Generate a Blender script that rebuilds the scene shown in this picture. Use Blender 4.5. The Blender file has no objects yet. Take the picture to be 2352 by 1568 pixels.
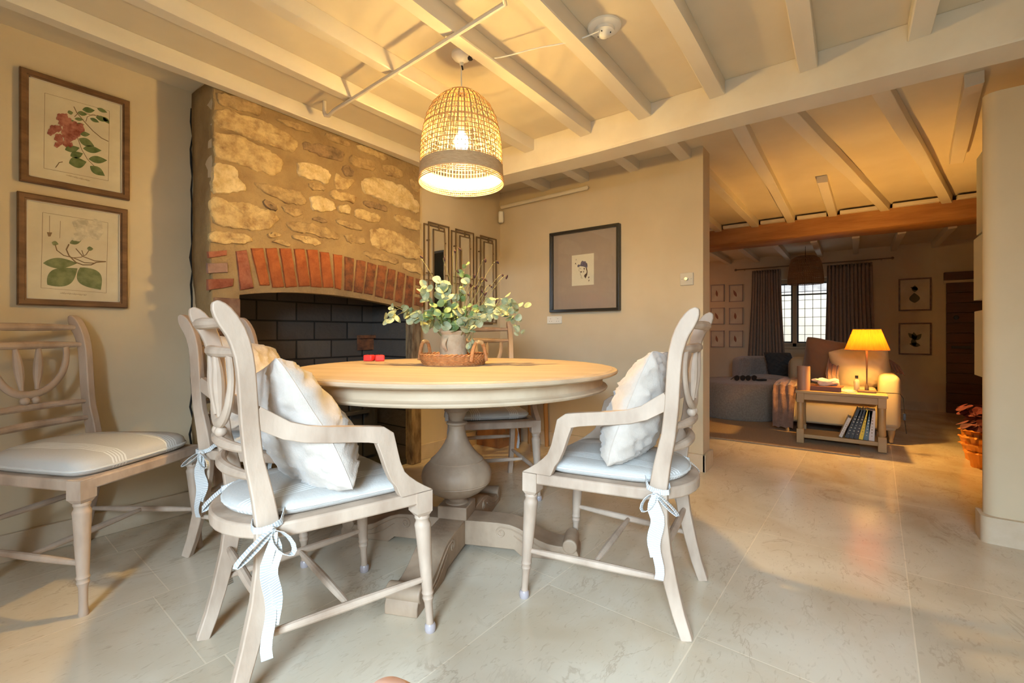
import bpy, bmesh, math, random
from mathutils import Vector, Matrix, noise
random.seed(7)
PI = math.pi
SC = bpy.context.scene
COL = SC.collection
# ------------------------------------------------------------------ camera model
F = 1045.0; CX = 1176.0; HY = 765.0; HC = 0.92
PSI = math.radians(36.9)
cP, sP = math.cos(PSI), math.sin(PSI)
def W(l, z):                       # (metres to the right, metres ahead) -> world x, y
    return (z*cP + l*sP, z*sP - l*cP)
def PY(px, py, Y):                 # point of the wall plane y = Y seen at a pixel
    k = (px-CX)/F; z = Y/(sP - cP*k)
    return (z*(cP+sP*k), Y, HC+z*(HY-py)/F)
def PX(px, py, X):
    k = (px-CX)/F; z = X/(cP + sP*k)
    return (X, z*(sP-cP*k), HC+z*(HY-py)/F)
def ANG(dl, dz):                   # heading of a direction given in (right, ahead)
    x, y = W(dl, dz); return math.atan2(y, x)
# ------------------------------------------------------------------ mesh builder
class MB:
    def __init__(s): s.v = []; s.f = []; s.uv = {}; s.m = []; s.cm = 0
    def add(s, vs, fs):
        b = len(s.v); s.v += [tuple(v) for v in vs]
        for f in fs: s.f.append(tuple(b+i for i in f)); s.m.append(s.cm)
        return b
    def box(s, c, d, rz=0, ry=0, rx=0):
        M = Matrix.Translation(c) @ Matrix.Rotation(rz,4,'Z') @ Matrix.Rotation(ry,4,'Y') @ Matrix.Rotation(rx,4,'X')
        vs = [M @ Vector((sx*d[0]/2, sy*d[1]/2, sz*d[2]/2)) for sx in (-1,1) for sy in (-1,1) for sz in (-1,1)]
        s.add(vs, [(0,1,3,2),(4,6,7,5),(0,4,5,1),(2,3,7,6),(0,2,6,4),(1,5,7,3)]); return s
    def bb(s, x0,x1,y0,y1,z0,z1):
        return s.box(((x0+x1)/2,(y0+y1)/2,(z0+z1)/2),(abs(x1-x0),abs(y1-y0),abs(z1-z0)))
    def tube(s, pts, r, n=8, closed=False, cap=True, sx=1.0, up=None, rect=False):
        P = [Vector(p) for p in pts]; N = len(P)
        if not isinstance(r,(list,tuple)): r = [r]*N
        rings = []; prev = None
        for i in range(N):
            if closed: t = P[(i+1)%N]-P[i-1]
            else: t = P[min(i+1,N-1)]-P[max(i-1,0)]
            if t.length < 1e-9: t = Vector((0,0,1))
            t.normalize()
            u = Vector(up) if up else (prev if prev is not None else (Vector((0,0,1)) if abs(t.z) < .9 else Vector((1,0,0))))
            a = (u - t*u.dot(t))
            if a.length < 1e-6: a = t.orthogonal()
            a.normalize(); prev = a; b = t.cross(a)
            rr = r[i] if not isinstance(r[i],(list,tuple)) else r[i]
            ra, rb = (rr*sx, rr) if not isinstance(rr,(list,tuple)) else rr
            if rect:
                rings.append([P[i]+a*ra*p+b*rb*q for p,q in ((1,1),(-1,1),(-1,-1),(1,-1))])
            else:
                rings.append([P[i]+a*ra*math.cos(2*PI*j/n)+b*rb*math.sin(2*PI*j/n) for j in range(n)])
        nn = len(rings[0]); base = s.add([v for R in rings for v in R], [])
        M = N if closed else N-1
        for i in range(M):
            for j in range(nn):
                a0 = base+i*nn+j; a1 = base+i*nn+(j+1)%nn; c0 = base+((i+1)%N)*nn+j; c1 = base+((i+1)%N)*nn+(j+1)%nn
                s.f.append((a0,a1,c1,c0)); s.m.append(s.cm)
        if cap and not closed:
            s.f.append(tuple(base+j for j in reversed(range(nn)))); s.m.append(s.cm)
            s.f.append(tuple(base+(N-1)*nn+j for j in range(nn))); s.m.append(s.cm)
        return s
    def lathe(s, prof, n=32, c=(0,0,0), cap=True, M=None):
        M = M or Matrix.Translation(c)
        vs = [M @ Vector((r*math.cos(2*PI*j/n), r*math.sin(2*PI*j/n), h)) for r,h in prof for j in range(n)]
        fs = [(i*n+j, i*n+(j+1)%n, (i+1)*n+(j+1)%n, (i+1)*n+j) for i in range(len(prof)-1) for j in range(n)]
        if cap:
            fs.append(tuple(reversed(range(n)))); fs.append(tuple((len(prof)-1)*n+j for j in range(n)))
        s.add(vs, fs); return s
    def sphere(s, c, r, n=12, m=8, sc=(1,1,1), M=None):
        T = M or Matrix.Translation(c)
        prof = [(math.sin(PI*(i+.02)/(m+.04)), -math.cos(PI*(i+.02)/(m+.04))) for i in range(m+1)]
        vs = [T @ Vector((a*r*math.cos(2*PI*j/n)*sc[0], a*r*math.sin(2*PI*j/n)*sc[1], h*r*sc[2])) for a,h in prof for j in range(n)]
        fs = [(i*n+j, i*n+(j+1)%n, (i+1)*n+(j+1)%n, (i+1)*n+j) for i in range(m) for j in range(n)]
        fs.append(tuple(reversed(range(n)))); fs.append(tuple(m*n+j for j in range(n)))
        s.add(vs, fs); return s
    def prism(s, poly, fn0, fn1):      # poly of 2D points, fn maps each to the two end faces
        n = len(poly); vs = [fn0(p) for p in poly]+[fn1(p) for p in poly]
        fs = [tuple(range(n)), tuple(reversed(range(n,2*n)))]+[(i,(i+1)%n+0,n+(i+1)%n,n+i)[::-1] for i in range(n)]
        s.add(vs, fs); return s
    def grid(s, fn, nu, nv, uv=False):
        vs = [fn(i/nu, j/nv) for i in range(nu+1) for j in range(nv+1)]
        fs = [(i*(nv+1)+j, (i+1)*(nv+1)+j, (i+1)*(nv+1)+j+1, i*(nv+1)+j+1) for i in range(nu) for j in range(nv)]
        s.add(vs, fs); return s
    def ribbon(s, pts, w, wdir, th=.0016):   # flat cloth band along a path, carries its length as uv
        P = [Vector(p) for p in pts]; L = 0
        for i in range(len(P)):
            if i: L += (P[i]-P[i-1]).length
            t = (P[min(i+1,len(P)-1)]-P[max(i-1,0)]).normalized()
            wd = Vector(wdir[i] if isinstance(wdir[0],(list,tuple,Vector)) else wdir)
            wd = (wd - t*wd.dot(t)).normalized(); n = t.cross(wd)
            ww = w[i] if isinstance(w,(list,tuple)) else w
            b = s.add([P[i]+wd*ww/2+n*th/2, P[i]-wd*ww/2+n*th/2, P[i]-wd*ww/2-n*th/2, P[i]+wd*ww/2-n*th/2], [])
            for q in range(4): s.uv[b+q] = (L, 0)
            if i:
                for q in range(4):
                    s.f.append((b-4+q, b-4+(q+1)%4, b+(q+1)%4, b+q)); s.m.append(s.cm)
        return s
def build(name, mb, mat, parent=None, bevel=0, sub=0, sharp=35, kind=None, recalc=True, solid=0):
    me = bpy.data.meshes.new(name)
    me.from_pydata(mb.v, [], mb.f)
    mats = mat if isinstance(mat,(list,tuple)) else [mat]
    for m in mats: me.materials.append(m)
    if len(mats) > 1: me.polygons.foreach_set('material_index', mb.m)
    if mb.uv:
        ul = me.uv_layers.new(name='UVMap')
        for lp in me.loops: ul.data[lp.index].uv = mb.uv.get(lp.vertex_index,(0,0))
    if recalc:
        bm = bmesh.new(); bm.from_mesh(me); bmesh.ops.recalc_face_normals(bm, faces=bm.faces); bm.to_mesh(me); bm.free()
    if sharp:
        me.polygons.foreach_set('use_smooth', [True]*len(me.polygons))
        me.set_sharp_from_angle(angle=math.radians(sharp))
    me.update()
    o = bpy.data.objects.new(name, me); COL.objects.link(o)
    if parent: o.parent = parent
    if kind: o['kind'] = kind
    if solid:
        md = o.modifiers.new('s','SOLIDIFY'); md.thickness = solid; md.offset = 0
    if bevel:
        md = o.modifiers.new('b','BEVEL'); md.width = bevel; md.segments = 2; md.limit_method = 'ANGLE'; md.angle_limit = math.radians(40)
    if sub:
        md = o.modifiers.new('u','SUBSURF'); md.levels = sub; md.render_levels = sub
    return o
def tag(o, label, cat, group=None):
    o['label'] = label; o['category'] = cat
    if group: o['group'] = group
    return o
def thing(name, label, cat, loc=(0,0,0), rz=0, group=None):
    o = bpy.data.objects.new(name, None); COL.objects.link(o); o.empty_display_size = .1
    o.location = loc; o.rotation_euler = (0,0,rz); return tag(o, label, cat, group)
def struct(name, mb, mat, **k): return build(name, mb, mat, kind='structure', **k)
def dup(root, name=None):
    r = root.copy(); COL.objects.link(r)
    if name: r.name = name
    for ch in list(root.children):
        c = ch.copy(); COL.objects.link(c); c.parent = r
        for g in ch.children:
            d = g.copy(); COL.objects.link(d); d.parent = c
    return r
# ------------------------------------------------------------------ materials
def nodes(name):
    m = bpy.data.materials.new(name); m.use_nodes = True
    return m, m.node_tree.nodes, m.node_tree.links, m.node_tree.nodes['Principled BSDF']
def mat(name, c, rough=.6, c2=None, scale=8, stretch=(1,1,1), bump=0, bscale=40, metal=0, detail=4, lo=.35, hi=.65, coat=0, trans=0, sheen=0):
    m, N, L, P = nodes(name)
    P.inputs['Base Color'].default_value = (*c,1); P.inputs['Roughness'].default_value = rough; P.inputs['Metallic'].default_value = metal
    if sheen: P.inputs['Sheen Weight'].default_value = sheen
    if trans: P.inputs['Transmission Weight'].default_value = trans
    tc = N.new('ShaderNodeTexCoord'); mp = N.new('ShaderNodeMapping'); mp.inputs['Scale'].default_value = stretch
    L.new(tc.outputs['Object'], mp.inputs['Vector'])
    if c2:
        n = N.new('ShaderNodeTexNoise'); n.inputs['Scale'].default_value = scale; n.inputs['Detail'].default_value = detail; n.inputs['Roughness'].default_value = .68 if detail>8 else .55
        L.new(mp.outputs['Vector'], n.inputs['Vector'])
        r = N.new('ShaderNodeValToRGB'); r.color_ramp.elements[0].position = lo; r.color_ramp.elements[1].position = hi
        r.color_ramp.elements[0].color = (*c,1); r.color_ramp.elements[1].color = (*c2,1)
        L.new(n.outputs['Fac'], r.inputs['Fac']); L.new(r.outputs['Color'], P.inputs['Base Color'])
    if bump:
        n2 = N.new('ShaderNodeTexNoise'); n2.inputs['Scale'].default_value = bscale; n2.inputs['Detail'].default_value = 4
        L.new(mp.outputs['Vector'], n2.inputs['Vector'])
        b = N.new('ShaderNodeBump'); b.inputs['Strength'].default_value = bump; b.inputs['Distance'].default_value = .01
        L.new(n2.outputs['Fac'], b.inputs['Height']); L.new(b.outputs['Normal'], P.inputs['Normal'])
    return m
def emis(name, c, s):
    m, N, L, P = nodes(name)
    P.inputs['Base Color'].default_value = (*c,1); P.inputs['Emission Color'].default_value = (*c,1); P.inputs['Emission Strength'].default_value = s
    return m
M = {}
M['wall'] = mat('wall_plaster', (.61,.49,.325), .85, (.65,.53,.36), 3, bump=.12, bscale=14)
M['ceil'] = mat('white_painted_board', (.67,.575,.42), .6, (.71,.615,.46), 4, bump=.08, bscale=8)
M['joist'] = mat('white_painted_beam', (.70,.62,.50), .5, (.76,.69,.57), 5, stretch=(.3,1,1), bump=.2, bscale=10)
M['base'] = mat('limestone_skirting', (.54,.42,.28), .6, (.62,.50,.36), 9, bump=.1)
M['wood'] = mat('bleached_wood', (.36,.25,.175), .58, (.60,.46,.35), 7, stretch=(1.2,1.2,.5), bump=.12, bscale=60, lo=.3, hi=.7)
M['woodT'] = mat('pale_table_wood', (.47,.34,.22), .55, (.58,.45,.31), 5, stretch=(.5,2.5,1), bump=.1, bscale=50, lo=.3, hi=.7)
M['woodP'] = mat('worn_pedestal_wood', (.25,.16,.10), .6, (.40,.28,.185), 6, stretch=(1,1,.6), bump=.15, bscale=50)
M['oak'] = mat('oak_beam', (.50,.24,.07), .55, (.36,.15,.04), 4, stretch=(2,.5,3), bump=.25, bscale=20)
M['oakt'] = mat('side_table_oak', (.42,.26,.11), .5, (.34,.20,.08), 6, stretch=(1,.6,1))
M['mort'] = mat('lime_mortar', (.28,.18,.08), .95, (.38,.26,.12), 6, bump=.8, bscale=45)
M['iron'] = mat('black_iron', (.03,.028,.026), .55, bump=.3, bscale=30)
M['frame'] = mat('brown_picture_frame', (.11,.05,.02), .45, (.19,.095,.04), 10, stretch=(1,1,3), bump=.1)
M['gilt'] = mat('silvered_slip', (.55,.50,.42), .4)
M['paper'] = mat('aged_print_paper', (.56,.47,.33), .75, (.66,.58,.43), 6)
M['ink'] = mat('sepia_ink', (.22,.14,.07), .8)
M['leafink'] = mat('printed_leaf_green', (.07,.11,.03), .8, (.17,.20,.08), 30)
M['leafink2'] = mat('printed_leaf_olive', (.13,.15,.06), .8, (.22,.24,.11), 30)
M['rose'] = mat('printed_rose_red', (.20,.04,.03), .8, (.42,.17,.12), 45)
M['cream'] = mat('printed_cream_petal', (.66,.58,.44), .8, (.42,.36,.26), 40)
M['linen'] = mat('linen_pillow_cloth', (.53,.45,.38), .9, (.60,.52,.45), 20, bump=.2, bscale=200, sheen=.3)
M['cane'] = mat('cane_webbing', (.36,.24,.12), .7, (.20,.12,.05), 60, bump=.8, bscale=160)
M['white'] = mat('white_plastic', (.80,.77,.70), .35)
M['steel'] = mat('brushed_steel', (.6,.58,.52), .3, metal=1)
M['black'] = mat('black_frame_paint', (.02,.018,.016), .35)
M['dark'] = mat('dark_gap', (.015,.012,.01), .9)
M['mount'] = mat('taupe_mount', (.38,.30,.24), .85)
M['card'] = mat('ivory_card', (.74,.68,.52), .7)
M['bronze'] = mat('bronze_metal', (.19,.12,.06), .45, metal=.3)
M['mirror'] = mat('mirror_glass', (.85,.85,.82), .03, metal=1)
M['rattan'] = mat('rattan', (.42,.16,.05), .5, (.56,.25,.09), 60, bump=.3, bscale=120)
M['rattanp'] = mat('pale_rattan', (.60,.40,.20), .5)
M['weave'] = mat('lampshade_bamboo', (.40,.25,.11), .6)
M['stonepot'] = mat('weathered_stoneware', (.42,.30,.18), .8, (.55,.42,.27), 18, bump=.4, bscale=60)
M['euc'] = mat('eucalyptus_leaf', (.22,.27,.14), .55, (.46,.48,.29), 25)
M['euc2'] = mat('eucalyptus_leaf_green', (.13,.22,.06), .55, (.25,.33,.12), 25)
M['stem'] = mat('green_stem', (.25,.22,.08), .6)
M['burnet'] = mat('burnet_seed_head', (.045,.008,.01), .7)
M['red'] = mat('red_wax', (.75,.04,.04), .45)
M['card2'] = mat('brown_cardboard', (.28,.12,.045), .8, (.33,.15,.06), 12)
M['ott'] = mat('beige_boucle_fabric', (.24,.175,.12), .95, (.31,.235,.165), 60, bump=1, bscale=70, sheen=.4)
M['boucle'] = mat('boucle_fabric', (.26,.225,.20), .95, (.34,.30,.27), 60, bump=1, bscale=70, sheen=.5)
M['sofa'] = mat('cream_upholstery', (.40,.32,.20), .9, bump=.1, bscale=150)
M['throw'] = mat('dusty_pink_throw', (.20,.10,.06), .95, (.26,.135,.085), 30, bump=.4, bscale=120, sheen=.4)
M['brownc'] = mat('brown_velvet', (.20,.12,.07), .85, sheen=.4)
M['greyc'] = mat('charcoal_cushion_cloth', (.06,.06,.06), .9)
M['curt'] = mat('taupe_curtain', (.24,.19,.145), .9, (.28,.22,.17), 30, bump=.2, bscale=150)
M['rug'] = mat('jute_rug', (.36,.24,.13), .95, (.42,.29,.17), 80, bump=.8, bscale=200)
M['door'] = mat('dark_stained_door', (.075,.028,.015), .6, (.10,.04,.022), 6, stretch=(1,.4,3), bump=.2)
M['canvas'] = mat('pale_green_panel', (.50,.50,.42), .8)
M['foil'] = mat('orange_foil', (.75,.30,.05), .3, metal=.4)
M['poins'] = mat('dark_red_leaf', (.10,.012,.018), .7)
M['lead'] = mat('window_lead', (.03,.03,.03), .5)
M['stonef'] = mat('stone_mullion', (.45,.36,.24), .8, bump=.2)
M['lump'] = mat('pinkish_brown_skin', (.62,.36,.26), .8, (.70,.48,.42), 9)
M['clear'] = mat('cloudy_leg_cap', (.42,.36,.36), .2)
def striped(name, base, stripe, axis, offs, w):
    """cloth with a few woven stripes at given local offsets"""
    m, N, L, P = nodes(name); P.inputs['Roughness'].default_value = .9
    tc = N.new('ShaderNodeTexCoord'); sp = N.new('ShaderNodeSeparateXYZ'); L.new(tc.outputs['Object'], sp.inputs[0])
    acc = None
    for o in offs:
        cmp = N.new('ShaderNodeMath'); cmp.operation = 'COMPARE'; cmp.inputs[1].default_value = o; cmp.inputs[2].default_value = w
        L.new(sp.outputs[axis], cmp.inputs[0])
        if acc is None: acc = cmp
        else:
            a = N.new('ShaderNodeMath'); a.operation = 'ADD'; a.use_clamp = True
            L.new(acc.outputs[0], a.inputs[0]); L.new(cmp.outputs[0], a.inputs[1]); acc = a
    mx = N.new('ShaderNodeMix'); mx.data_type = 'RGBA'
    mx.inputs['A'].default_value = (*base,1); mx.inputs['B'].default_value = (*stripe,1)
    L.new(acc.outputs[0], mx.inputs['Factor']); L.new(mx.outputs['Result'], P.inputs['Base Color'])
    n2 = N.new('ShaderNodeTexNoise'); n2.inputs['Scale'].default_value = 150; b = N.new('ShaderNodeBump'); b.inputs['Strength'].default_value = .15; b.inputs['Distance'].default_value = .01
    L.new(tc.outputs['Object'], n2.inputs['Vector']); L.new(n2.outputs['Fac'], b.inputs['Height']); L.new(b.outputs['Normal'], P.inputs['Normal'])
    return m
offs = [s*(.085+.011*i) for s in (-1,1) for i in range(5)]
M['cushion'] = striped('striped_cushion_cloth', (.56,.53,.49), (.78,.77,.74), 'Y', offs, .0028)
def ribmat():
    m, N, L, P = nodes('ticking_tie_cloth'); P.inputs['Roughness'].default_value = .9
    tc = N.new('ShaderNodeTexCoord'); sp = N.new('ShaderNodeSeparateXYZ'); L.new(tc.outputs['UV'], sp.inputs[0])
    mu = N.new('ShaderNodeMath'); mu.operation = 'MULTIPLY'; mu.inputs[1].default_value = 155; L.new(sp.outputs['X'], mu.inputs[0])
    fr = N.new('ShaderNodeMath'); fr.operation = 'FRACT'; L.new(mu.outputs[0], fr.inputs[0])
    gt = N.new('ShaderNodeMath'); gt.operation = 'GREATER_THAN'; gt.inputs[1].default_value = .55; L.new(fr.outputs[0], gt.inputs[0])
    mx = N.new('ShaderNodeMix'); mx.data_type = 'RGBA'; mx.inputs['A'].default_value = (.80,.79,.76,1); mx.inputs['B'].default_value = (.50,.51,.52,1)
    L.new(gt.outputs[0], mx.inputs['Factor']); L.new(mx.outputs['Result'], P.inputs['Base Color'])
    return m
M['tie'] = ribmat()
def floor_mat():
    m, N, L, P = nodes('limestone_floor_slabs')
    tc = N.new('ShaderNodeTexCoord'); mp = N.new('ShaderNodeMapping')
    L.new(tc.outputs['Object'], mp.inputs['Vector'])
    br = N.new('ShaderNodeTexBrick'); br.offset = .05; br.offset_frequency = 2; br.squash = 1
    br.inputs['Scale'].default_value = 1; br.inputs['Mortar Size'].default_value = .0025; br.inputs['Mortar Smooth'].default_value = .3
    br.inputs['Brick Width'].default_value = .93; br.inputs['Row Height'].default_value = .515
    br.inputs['Color1'].default_value = (.98,.98,.98,1); br.inputs['Color2'].default_value = (.88,.87,.85,1); br.inputs['Mortar'].default_value = (1.12,1.11,1.09,1)
    L.new(mp.outputs['Vector'], br.inputs['Vector'])
    n1 = N.new('ShaderNodeTexNoise'); n1.inputs['Scale'].default_value = 2.2; n1.inputs['Detail'].default_value = 8; n1.inputs['Distortion'].default_value = .8
    L.new(tc.outputs['Object'], n1.inputs['Vector'])
    r1 = N.new('ShaderNodeValToRGB'); E = r1.color_ramp.elements
    E[0].position = .3; E[0].color = (.57,.45,.31,1); E[1].position = .62; E[1].color = (.70,.61,.48,1)
    L.new(n1.outputs['Fac'], r1.inputs['Fac'])
    # wandering brown veins
    n2 = N.new('ShaderNodeTexNoise'); n2.inputs['Scale'].default_value = 1.6; n2.inputs['Detail'].default_value = 9; n2.inputs['Roughness'].default_value = .62; n2.inputs['Distortion'].default_value = 1.1
    mp2 = N.new('ShaderNodeMapping'); mp2.inputs['Scale'].default_value = (1,2.2,1); mp2.inputs['Location'].default_value = (3.1,1.7,0)
    L.new(tc.outputs['Object'], mp2.inputs['Vector']); L.new(mp2.outputs['Vector'], n2.inputs['Vector'])
    r2 = N.new('ShaderNodeValToRGB'); r2.color_ramp.elements[0].position = .485; r2.color_ramp.elements[0].color = (0,0,0,1)
    r2.color_ramp.elements[1].position = .50; r2.color_ramp.elements[1].color = (1,1,1,1)
    e = r2.color_ramp.elements.new(.515); e.color = (0,0,0,1)
    L.new(n2.outputs['Fac'], r2.inputs['Fac'])
    n3 = N.new('ShaderNodeTexNoise'); n3.inputs['Scale'].default_value = 3.5; L.new(tc.outputs['Object'], n3.inputs['Vector'])
    r3 = N.new('ShaderNodeValToRGB'); r3.color_ramp.elements[0].position = .48; r3.color_ramp.elements[1].position = .6; L.new(n3.outputs['Fac'], r3.inputs['Fac'])
    mm = N.new('ShaderNodeMath'); mm.operation = 'MULTIPLY'; L.new(r2.outputs['Color'], mm.inputs[0]); L.new(r3.outputs['Color'], mm.inputs[1])
    n5 = N.new('ShaderNodeTexNoise'); n5.inputs['Scale'].default_value = 22; n5.inputs['Detail'].default_value = 6; n5.inputs['Distortion'].default_value = 1.5
    mp5 = N.new('ShaderNodeMapping'); mp5.inputs['Scale'].default_value = (1,2.4,1); L.new(tc.outputs['Object'], mp5.inputs['Vector']); L.new(mp5.outputs['Vector'], n5.inputs['Vector'])
    r5 = N.new('ShaderNodeValToRGB'); r5.color_ramp.elements[0].position = .58; r5.color_ramp.elements[0].color = (0,0,0,1); r5.color_ramp.elements[1].position = .72; r5.color_ramp.elements[1].color = (.8,.8,.8,1); L.new(n5.outputs['Fac'], r5.inputs['Fac'])
    ad = N.new('ShaderNodeMath'); ad.operation = 'MAXIMUM'; L.new(mm.outputs[0], ad.inputs[0]); L.new(r5.outputs['Color'], ad.inputs[1])
    m2 = N.new('ShaderNodeMath'); m2.operation = 'MULTIPLY'; m2.inputs[1].default_value = .42; L.new(ad.outputs[0], m2.inputs[0])
    mx = N.new('ShaderNodeMix'); mx.data_type = 'RGBA'; mx.inputs['B'].default_value = (.34,.23,.14,1)
    L.new(m2.outputs[0], mx.inputs['Factor']); L.new(r1.outputs['Color'], mx.inputs['A'])
    mu = N.new('ShaderNodeMix'); mu.data_type = 'RGBA'; mu.blend_type = 'MULTIPLY'; mu.inputs['Factor'].default_value = 1
    L.new(mx.outputs['Result'], mu.inputs['A']); L.new(br.outputs['Color'], mu.inputs['B'])
    L.new(mu.outputs['Result'], P.inputs['Base Color'])
    P.inputs['Roughness'].default_value = .34
    rr = N.new('ShaderNodeMapRange'); rr.inputs['From Min'].default_value = .3; rr.inputs['From Max'].default_value = .7
    rr.inputs['To Min'].default_value = .13; rr.inputs['To Max'].default_value = .26; L.new(n1.outputs['Fac'], rr.inputs['Value']); L.new(rr.outputs[0], P.inputs['Roughness'])
    P.inputs['Specular IOR Level'].default_value = .5
    b = N.new('ShaderNodeBump'); b.inputs['Strength'].default_value = .25; b.inputs['Distance'].default_value = .002; b.invert = True
    L.new(br.outputs['Fac'], b.inputs['Height'])
    n4 = N.new('ShaderNodeTexNoise'); n4.inputs['Scale'].default_value = 5; L.new(tc.outputs['Object'], n4.inputs['Vector'])
    b2 = N.new('ShaderNodeBump'); b2.inputs['Strength'].default_value = .06; b2.inputs['Distance'].default_value = .01
    L.new(n4.outputs['Fac'], b2.inputs['Height']); L.new(b.outputs['Normal'], b2.inputs['Normal']); L.new(b2.outputs['Normal'], P.inputs['Normal'])
    return m
M['floor'] = floor_mat()
def glassmat():
    m,N_,L_,P_=nodes('clear_glass_pane'); N_.remove(P_); ts=N_.new('ShaderNodeBsdfTransparent'); gl=N_.new('ShaderNodeBsdfGlossy'); gl.inputs['Roughness'].default_value=.03
    lw=N_.new('ShaderNodeFresnel'); lw.inputs['IOR'].default_value=1.5
    mx=N_.new('ShaderNodeMixShader'); L_.new(lw.outputs[0],mx.inputs[0]); L_.new(ts.outputs[0],mx.inputs[1]); L_.new(gl.outputs[0],mx.inputs[2]); L_.new(mx.outputs[0],N_['Material Output'].inputs[0]); return m
M['glass']=glassmat()
def blackbrick():
    m, N, L, P = nodes('black_painted_brick'); P.inputs['Roughness'].default_value = .5
    tc = N.new('ShaderNodeTexCoord'); mp = N.new('ShaderNodeMapping'); mp.inputs['Rotation'].default_value = (PI/2,0,0)
    L.new(tc.outputs['Object'], mp.inputs['Vector'])
    br = N.new('ShaderNodeTexBrick'); br.inputs['Scale'].default_value = 1; br.inputs['Brick Width'].default_value = .25; br.inputs['Row Height'].default_value = .125; br.inputs['Mortar Size'].default_value = .006
    br.inputs['Color1'].default_value = (.12,.098,.08,1); br.inputs['Color2'].default_value = (.075,.06,.05,1); br.inputs['Mortar'].default_value = (.02,.016,.013,1); br.inputs['Mortar Smooth'].default_value = .4
    L.new(mp.outputs['Vector'], br.inputs['Vector']); L.new(br.outputs['Color'], P.inputs['Base Color'])
    b = N.new('ShaderNodeBump'); b.inputs['Strength'].default_value = .8; b.inputs['Distance'].default_value = .01; b.invert = True; L.new(br.outputs['Fac'], b.inputs['Height'])
    n = N.new('ShaderNodeTexNoise'); n.inputs['Scale'].default_value = 25; L.new(tc.outputs['Object'], n.inputs['Vector'])
    b2 = N.new('ShaderNodeBump'); b2.inputs['Strength'].default_value = .6; b2.inputs['Distance'].default_value = .01; L.new(n.outputs['Fac'], b2.inputs['Height'])
    L.new(b.outputs['Normal'], b2.inputs['Normal']); L.new(b2.outputs['Normal'], P.inputs['Normal']); return m
M['bbrick'] = blackbrick()
def stonemats(name, cols, bump=.7):
    out = []
    for i,(a,b) in enumerate(cols): out.append(mat('%s_%s'%(name,'abcdefgh'[i]), a, .9, b, 17, bump=bump, bscale=55, detail=12, lo=.33, hi=.60))
    return out
STONES = stonemats('cotswold_stone', [((.30,.18,.07),(.62,.45,.21)),((.46,.31,.12),(.72,.56,.31)),((.24,.15,.065),(.48,.33,.15)),((.12,.08,.045),(.34,.22,.11))])
BRICKS = stonemats('arch_brick', [((.27,.065,.015),(.40,.115,.03)),((.22,.05,.02),(.36,.13,.07)),((.07,.03,.018),(.29,.10,.035)),((.25,.14,.10),(.33,.20,.15))], .4)
# ------------------------------------------------------------------ room shell
YL, YM, XB = 2.74, 2.52, 3.18      # left wall, mirror wall, back wall
XW = 7.25                          # far window wall
XR = -1.15; YR = -1.7
CE = 2.165
mb = MB(); mb.add([(-3,-3,0),(4,-3,0),(4,3.5,0),(-3,3.5,0)],[]) ; mb = MB()
# floor: its own axes follow the slabs
TA = math.radians(36.9) - math.atan(.8028*1.0)   # heading of slab rows (vanishing point x ~ 2015)
o0 = W(.5625, 1.383)
fl = MB(); c, s_ = math.cos(-TA), math.sin(-TA)
def tofl(x, y, z=0): dx, dy = x-o0[0], y-o0[1]; return (dx*c-dy*s_, dx*s_+dy*c, z)
for (zz) in (0,): fl.prism([(XR-.3,YR-.3),(XW+.3,YR-.3),(XW+.3,YL+.3),(XR-.3,YL+.3)], lambda p: tofl(p[0],p[1],-.12), lambda p: tofl(p[0],p[1],0))
ob = struct('floor', fl, M['floor'], sharp=0); ob.location = (o0[0],o0[1],0); ob.rotation_euler = (0,0,TA)
def wall(name, *boxes, m='wall'):
    b = MB()
    for q in boxes: b.bb(*q)
    return struct(name, b, M[m], sharp=0)
wall('wall_left', (XR-.15,.89,YL,YL+.2,0,2.35), (2.19,XW+.2,YM,YM+.25,0,2.35), (.89,.93,2.49,YL+.2,0,2.35))
wall('wall_back', (XB,XB+.17,.80,YM,0,2.2))
# stub wall on the right with a rounded arris
b = MB(); pts = [(2.87,YR)]+[(2.87+.05-.05*math.cos(a), -.515+.05*math.sin(a)) for a in [i*PI/2/6 for i in range(7)]]+[(2.95,-.475),(2.97,-.50),(2.99,-.85),(3.05,-.85),(3.05,YR)]
b.prism(pts, lambda p:(p[0],p[1],0), lambda p:(p[0],p[1],1.982)); struct('wall_stub', b, M['wall'])
wall('wall_right', (2.99,4.9,-.98,-.82,0,2.3), (4.8,4.9,YR,-.82,0,2.3), (4.4,XW+.2,YR-.15,YR,0,2.3), (XR-.15,3.05,YR-.15,YR,0,2.3))
# wall behind the camera with a wide glazed opening
oy0, oy1, oz0, oz1 = -1.02, .32, .25, 1.90
wall('wall_front', (XR-.15,XR,YR-.15,oy0,0,2.3),(XR-.15,XR,oy1,YL+.2,0,2.3),(XR-.15,XR,oy0,oy1,0,oz0),(XR-.15,XR,oy0,oy1,oz1,2.3))
fr = MB()
for yy in (oy0+.025,(oy0+oy1)/2,oy1-.025): fr.bb(XR-.1,XR-.05,yy-.025,yy+.025,oz0,oz1)
for zz in (oz0+.025,oz1-.025): fr.bb(XR-.1,XR-.05,oy0,oy1,zz-.025,zz+.025)
struct('window_2', fr, M['joist'], sharp=0)
# far wall with window hole
wy0, wy1, wz0, wz1 = .12, 1.02, .735, 1.66
wall('wall_far', (XW,XW+.3,YR,wy0,0,2.3),(XW,XW+.3,wy1,YM,0,2.3),(XW,XW+.3,wy0,wy1,0,wz0),(XW,XW+.3,wy0,wy1,wz1,2.3))
# ceilings
b = MB(); b.bb(XR-.2,5.9,YR-.2,YL+.2,CE,CE+.12); b.bb(5.9,XW+.2,YR-.2,YL+.2,1.99,2.3); struct('ceiling', b, M['ceil'], sharp=0)
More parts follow.
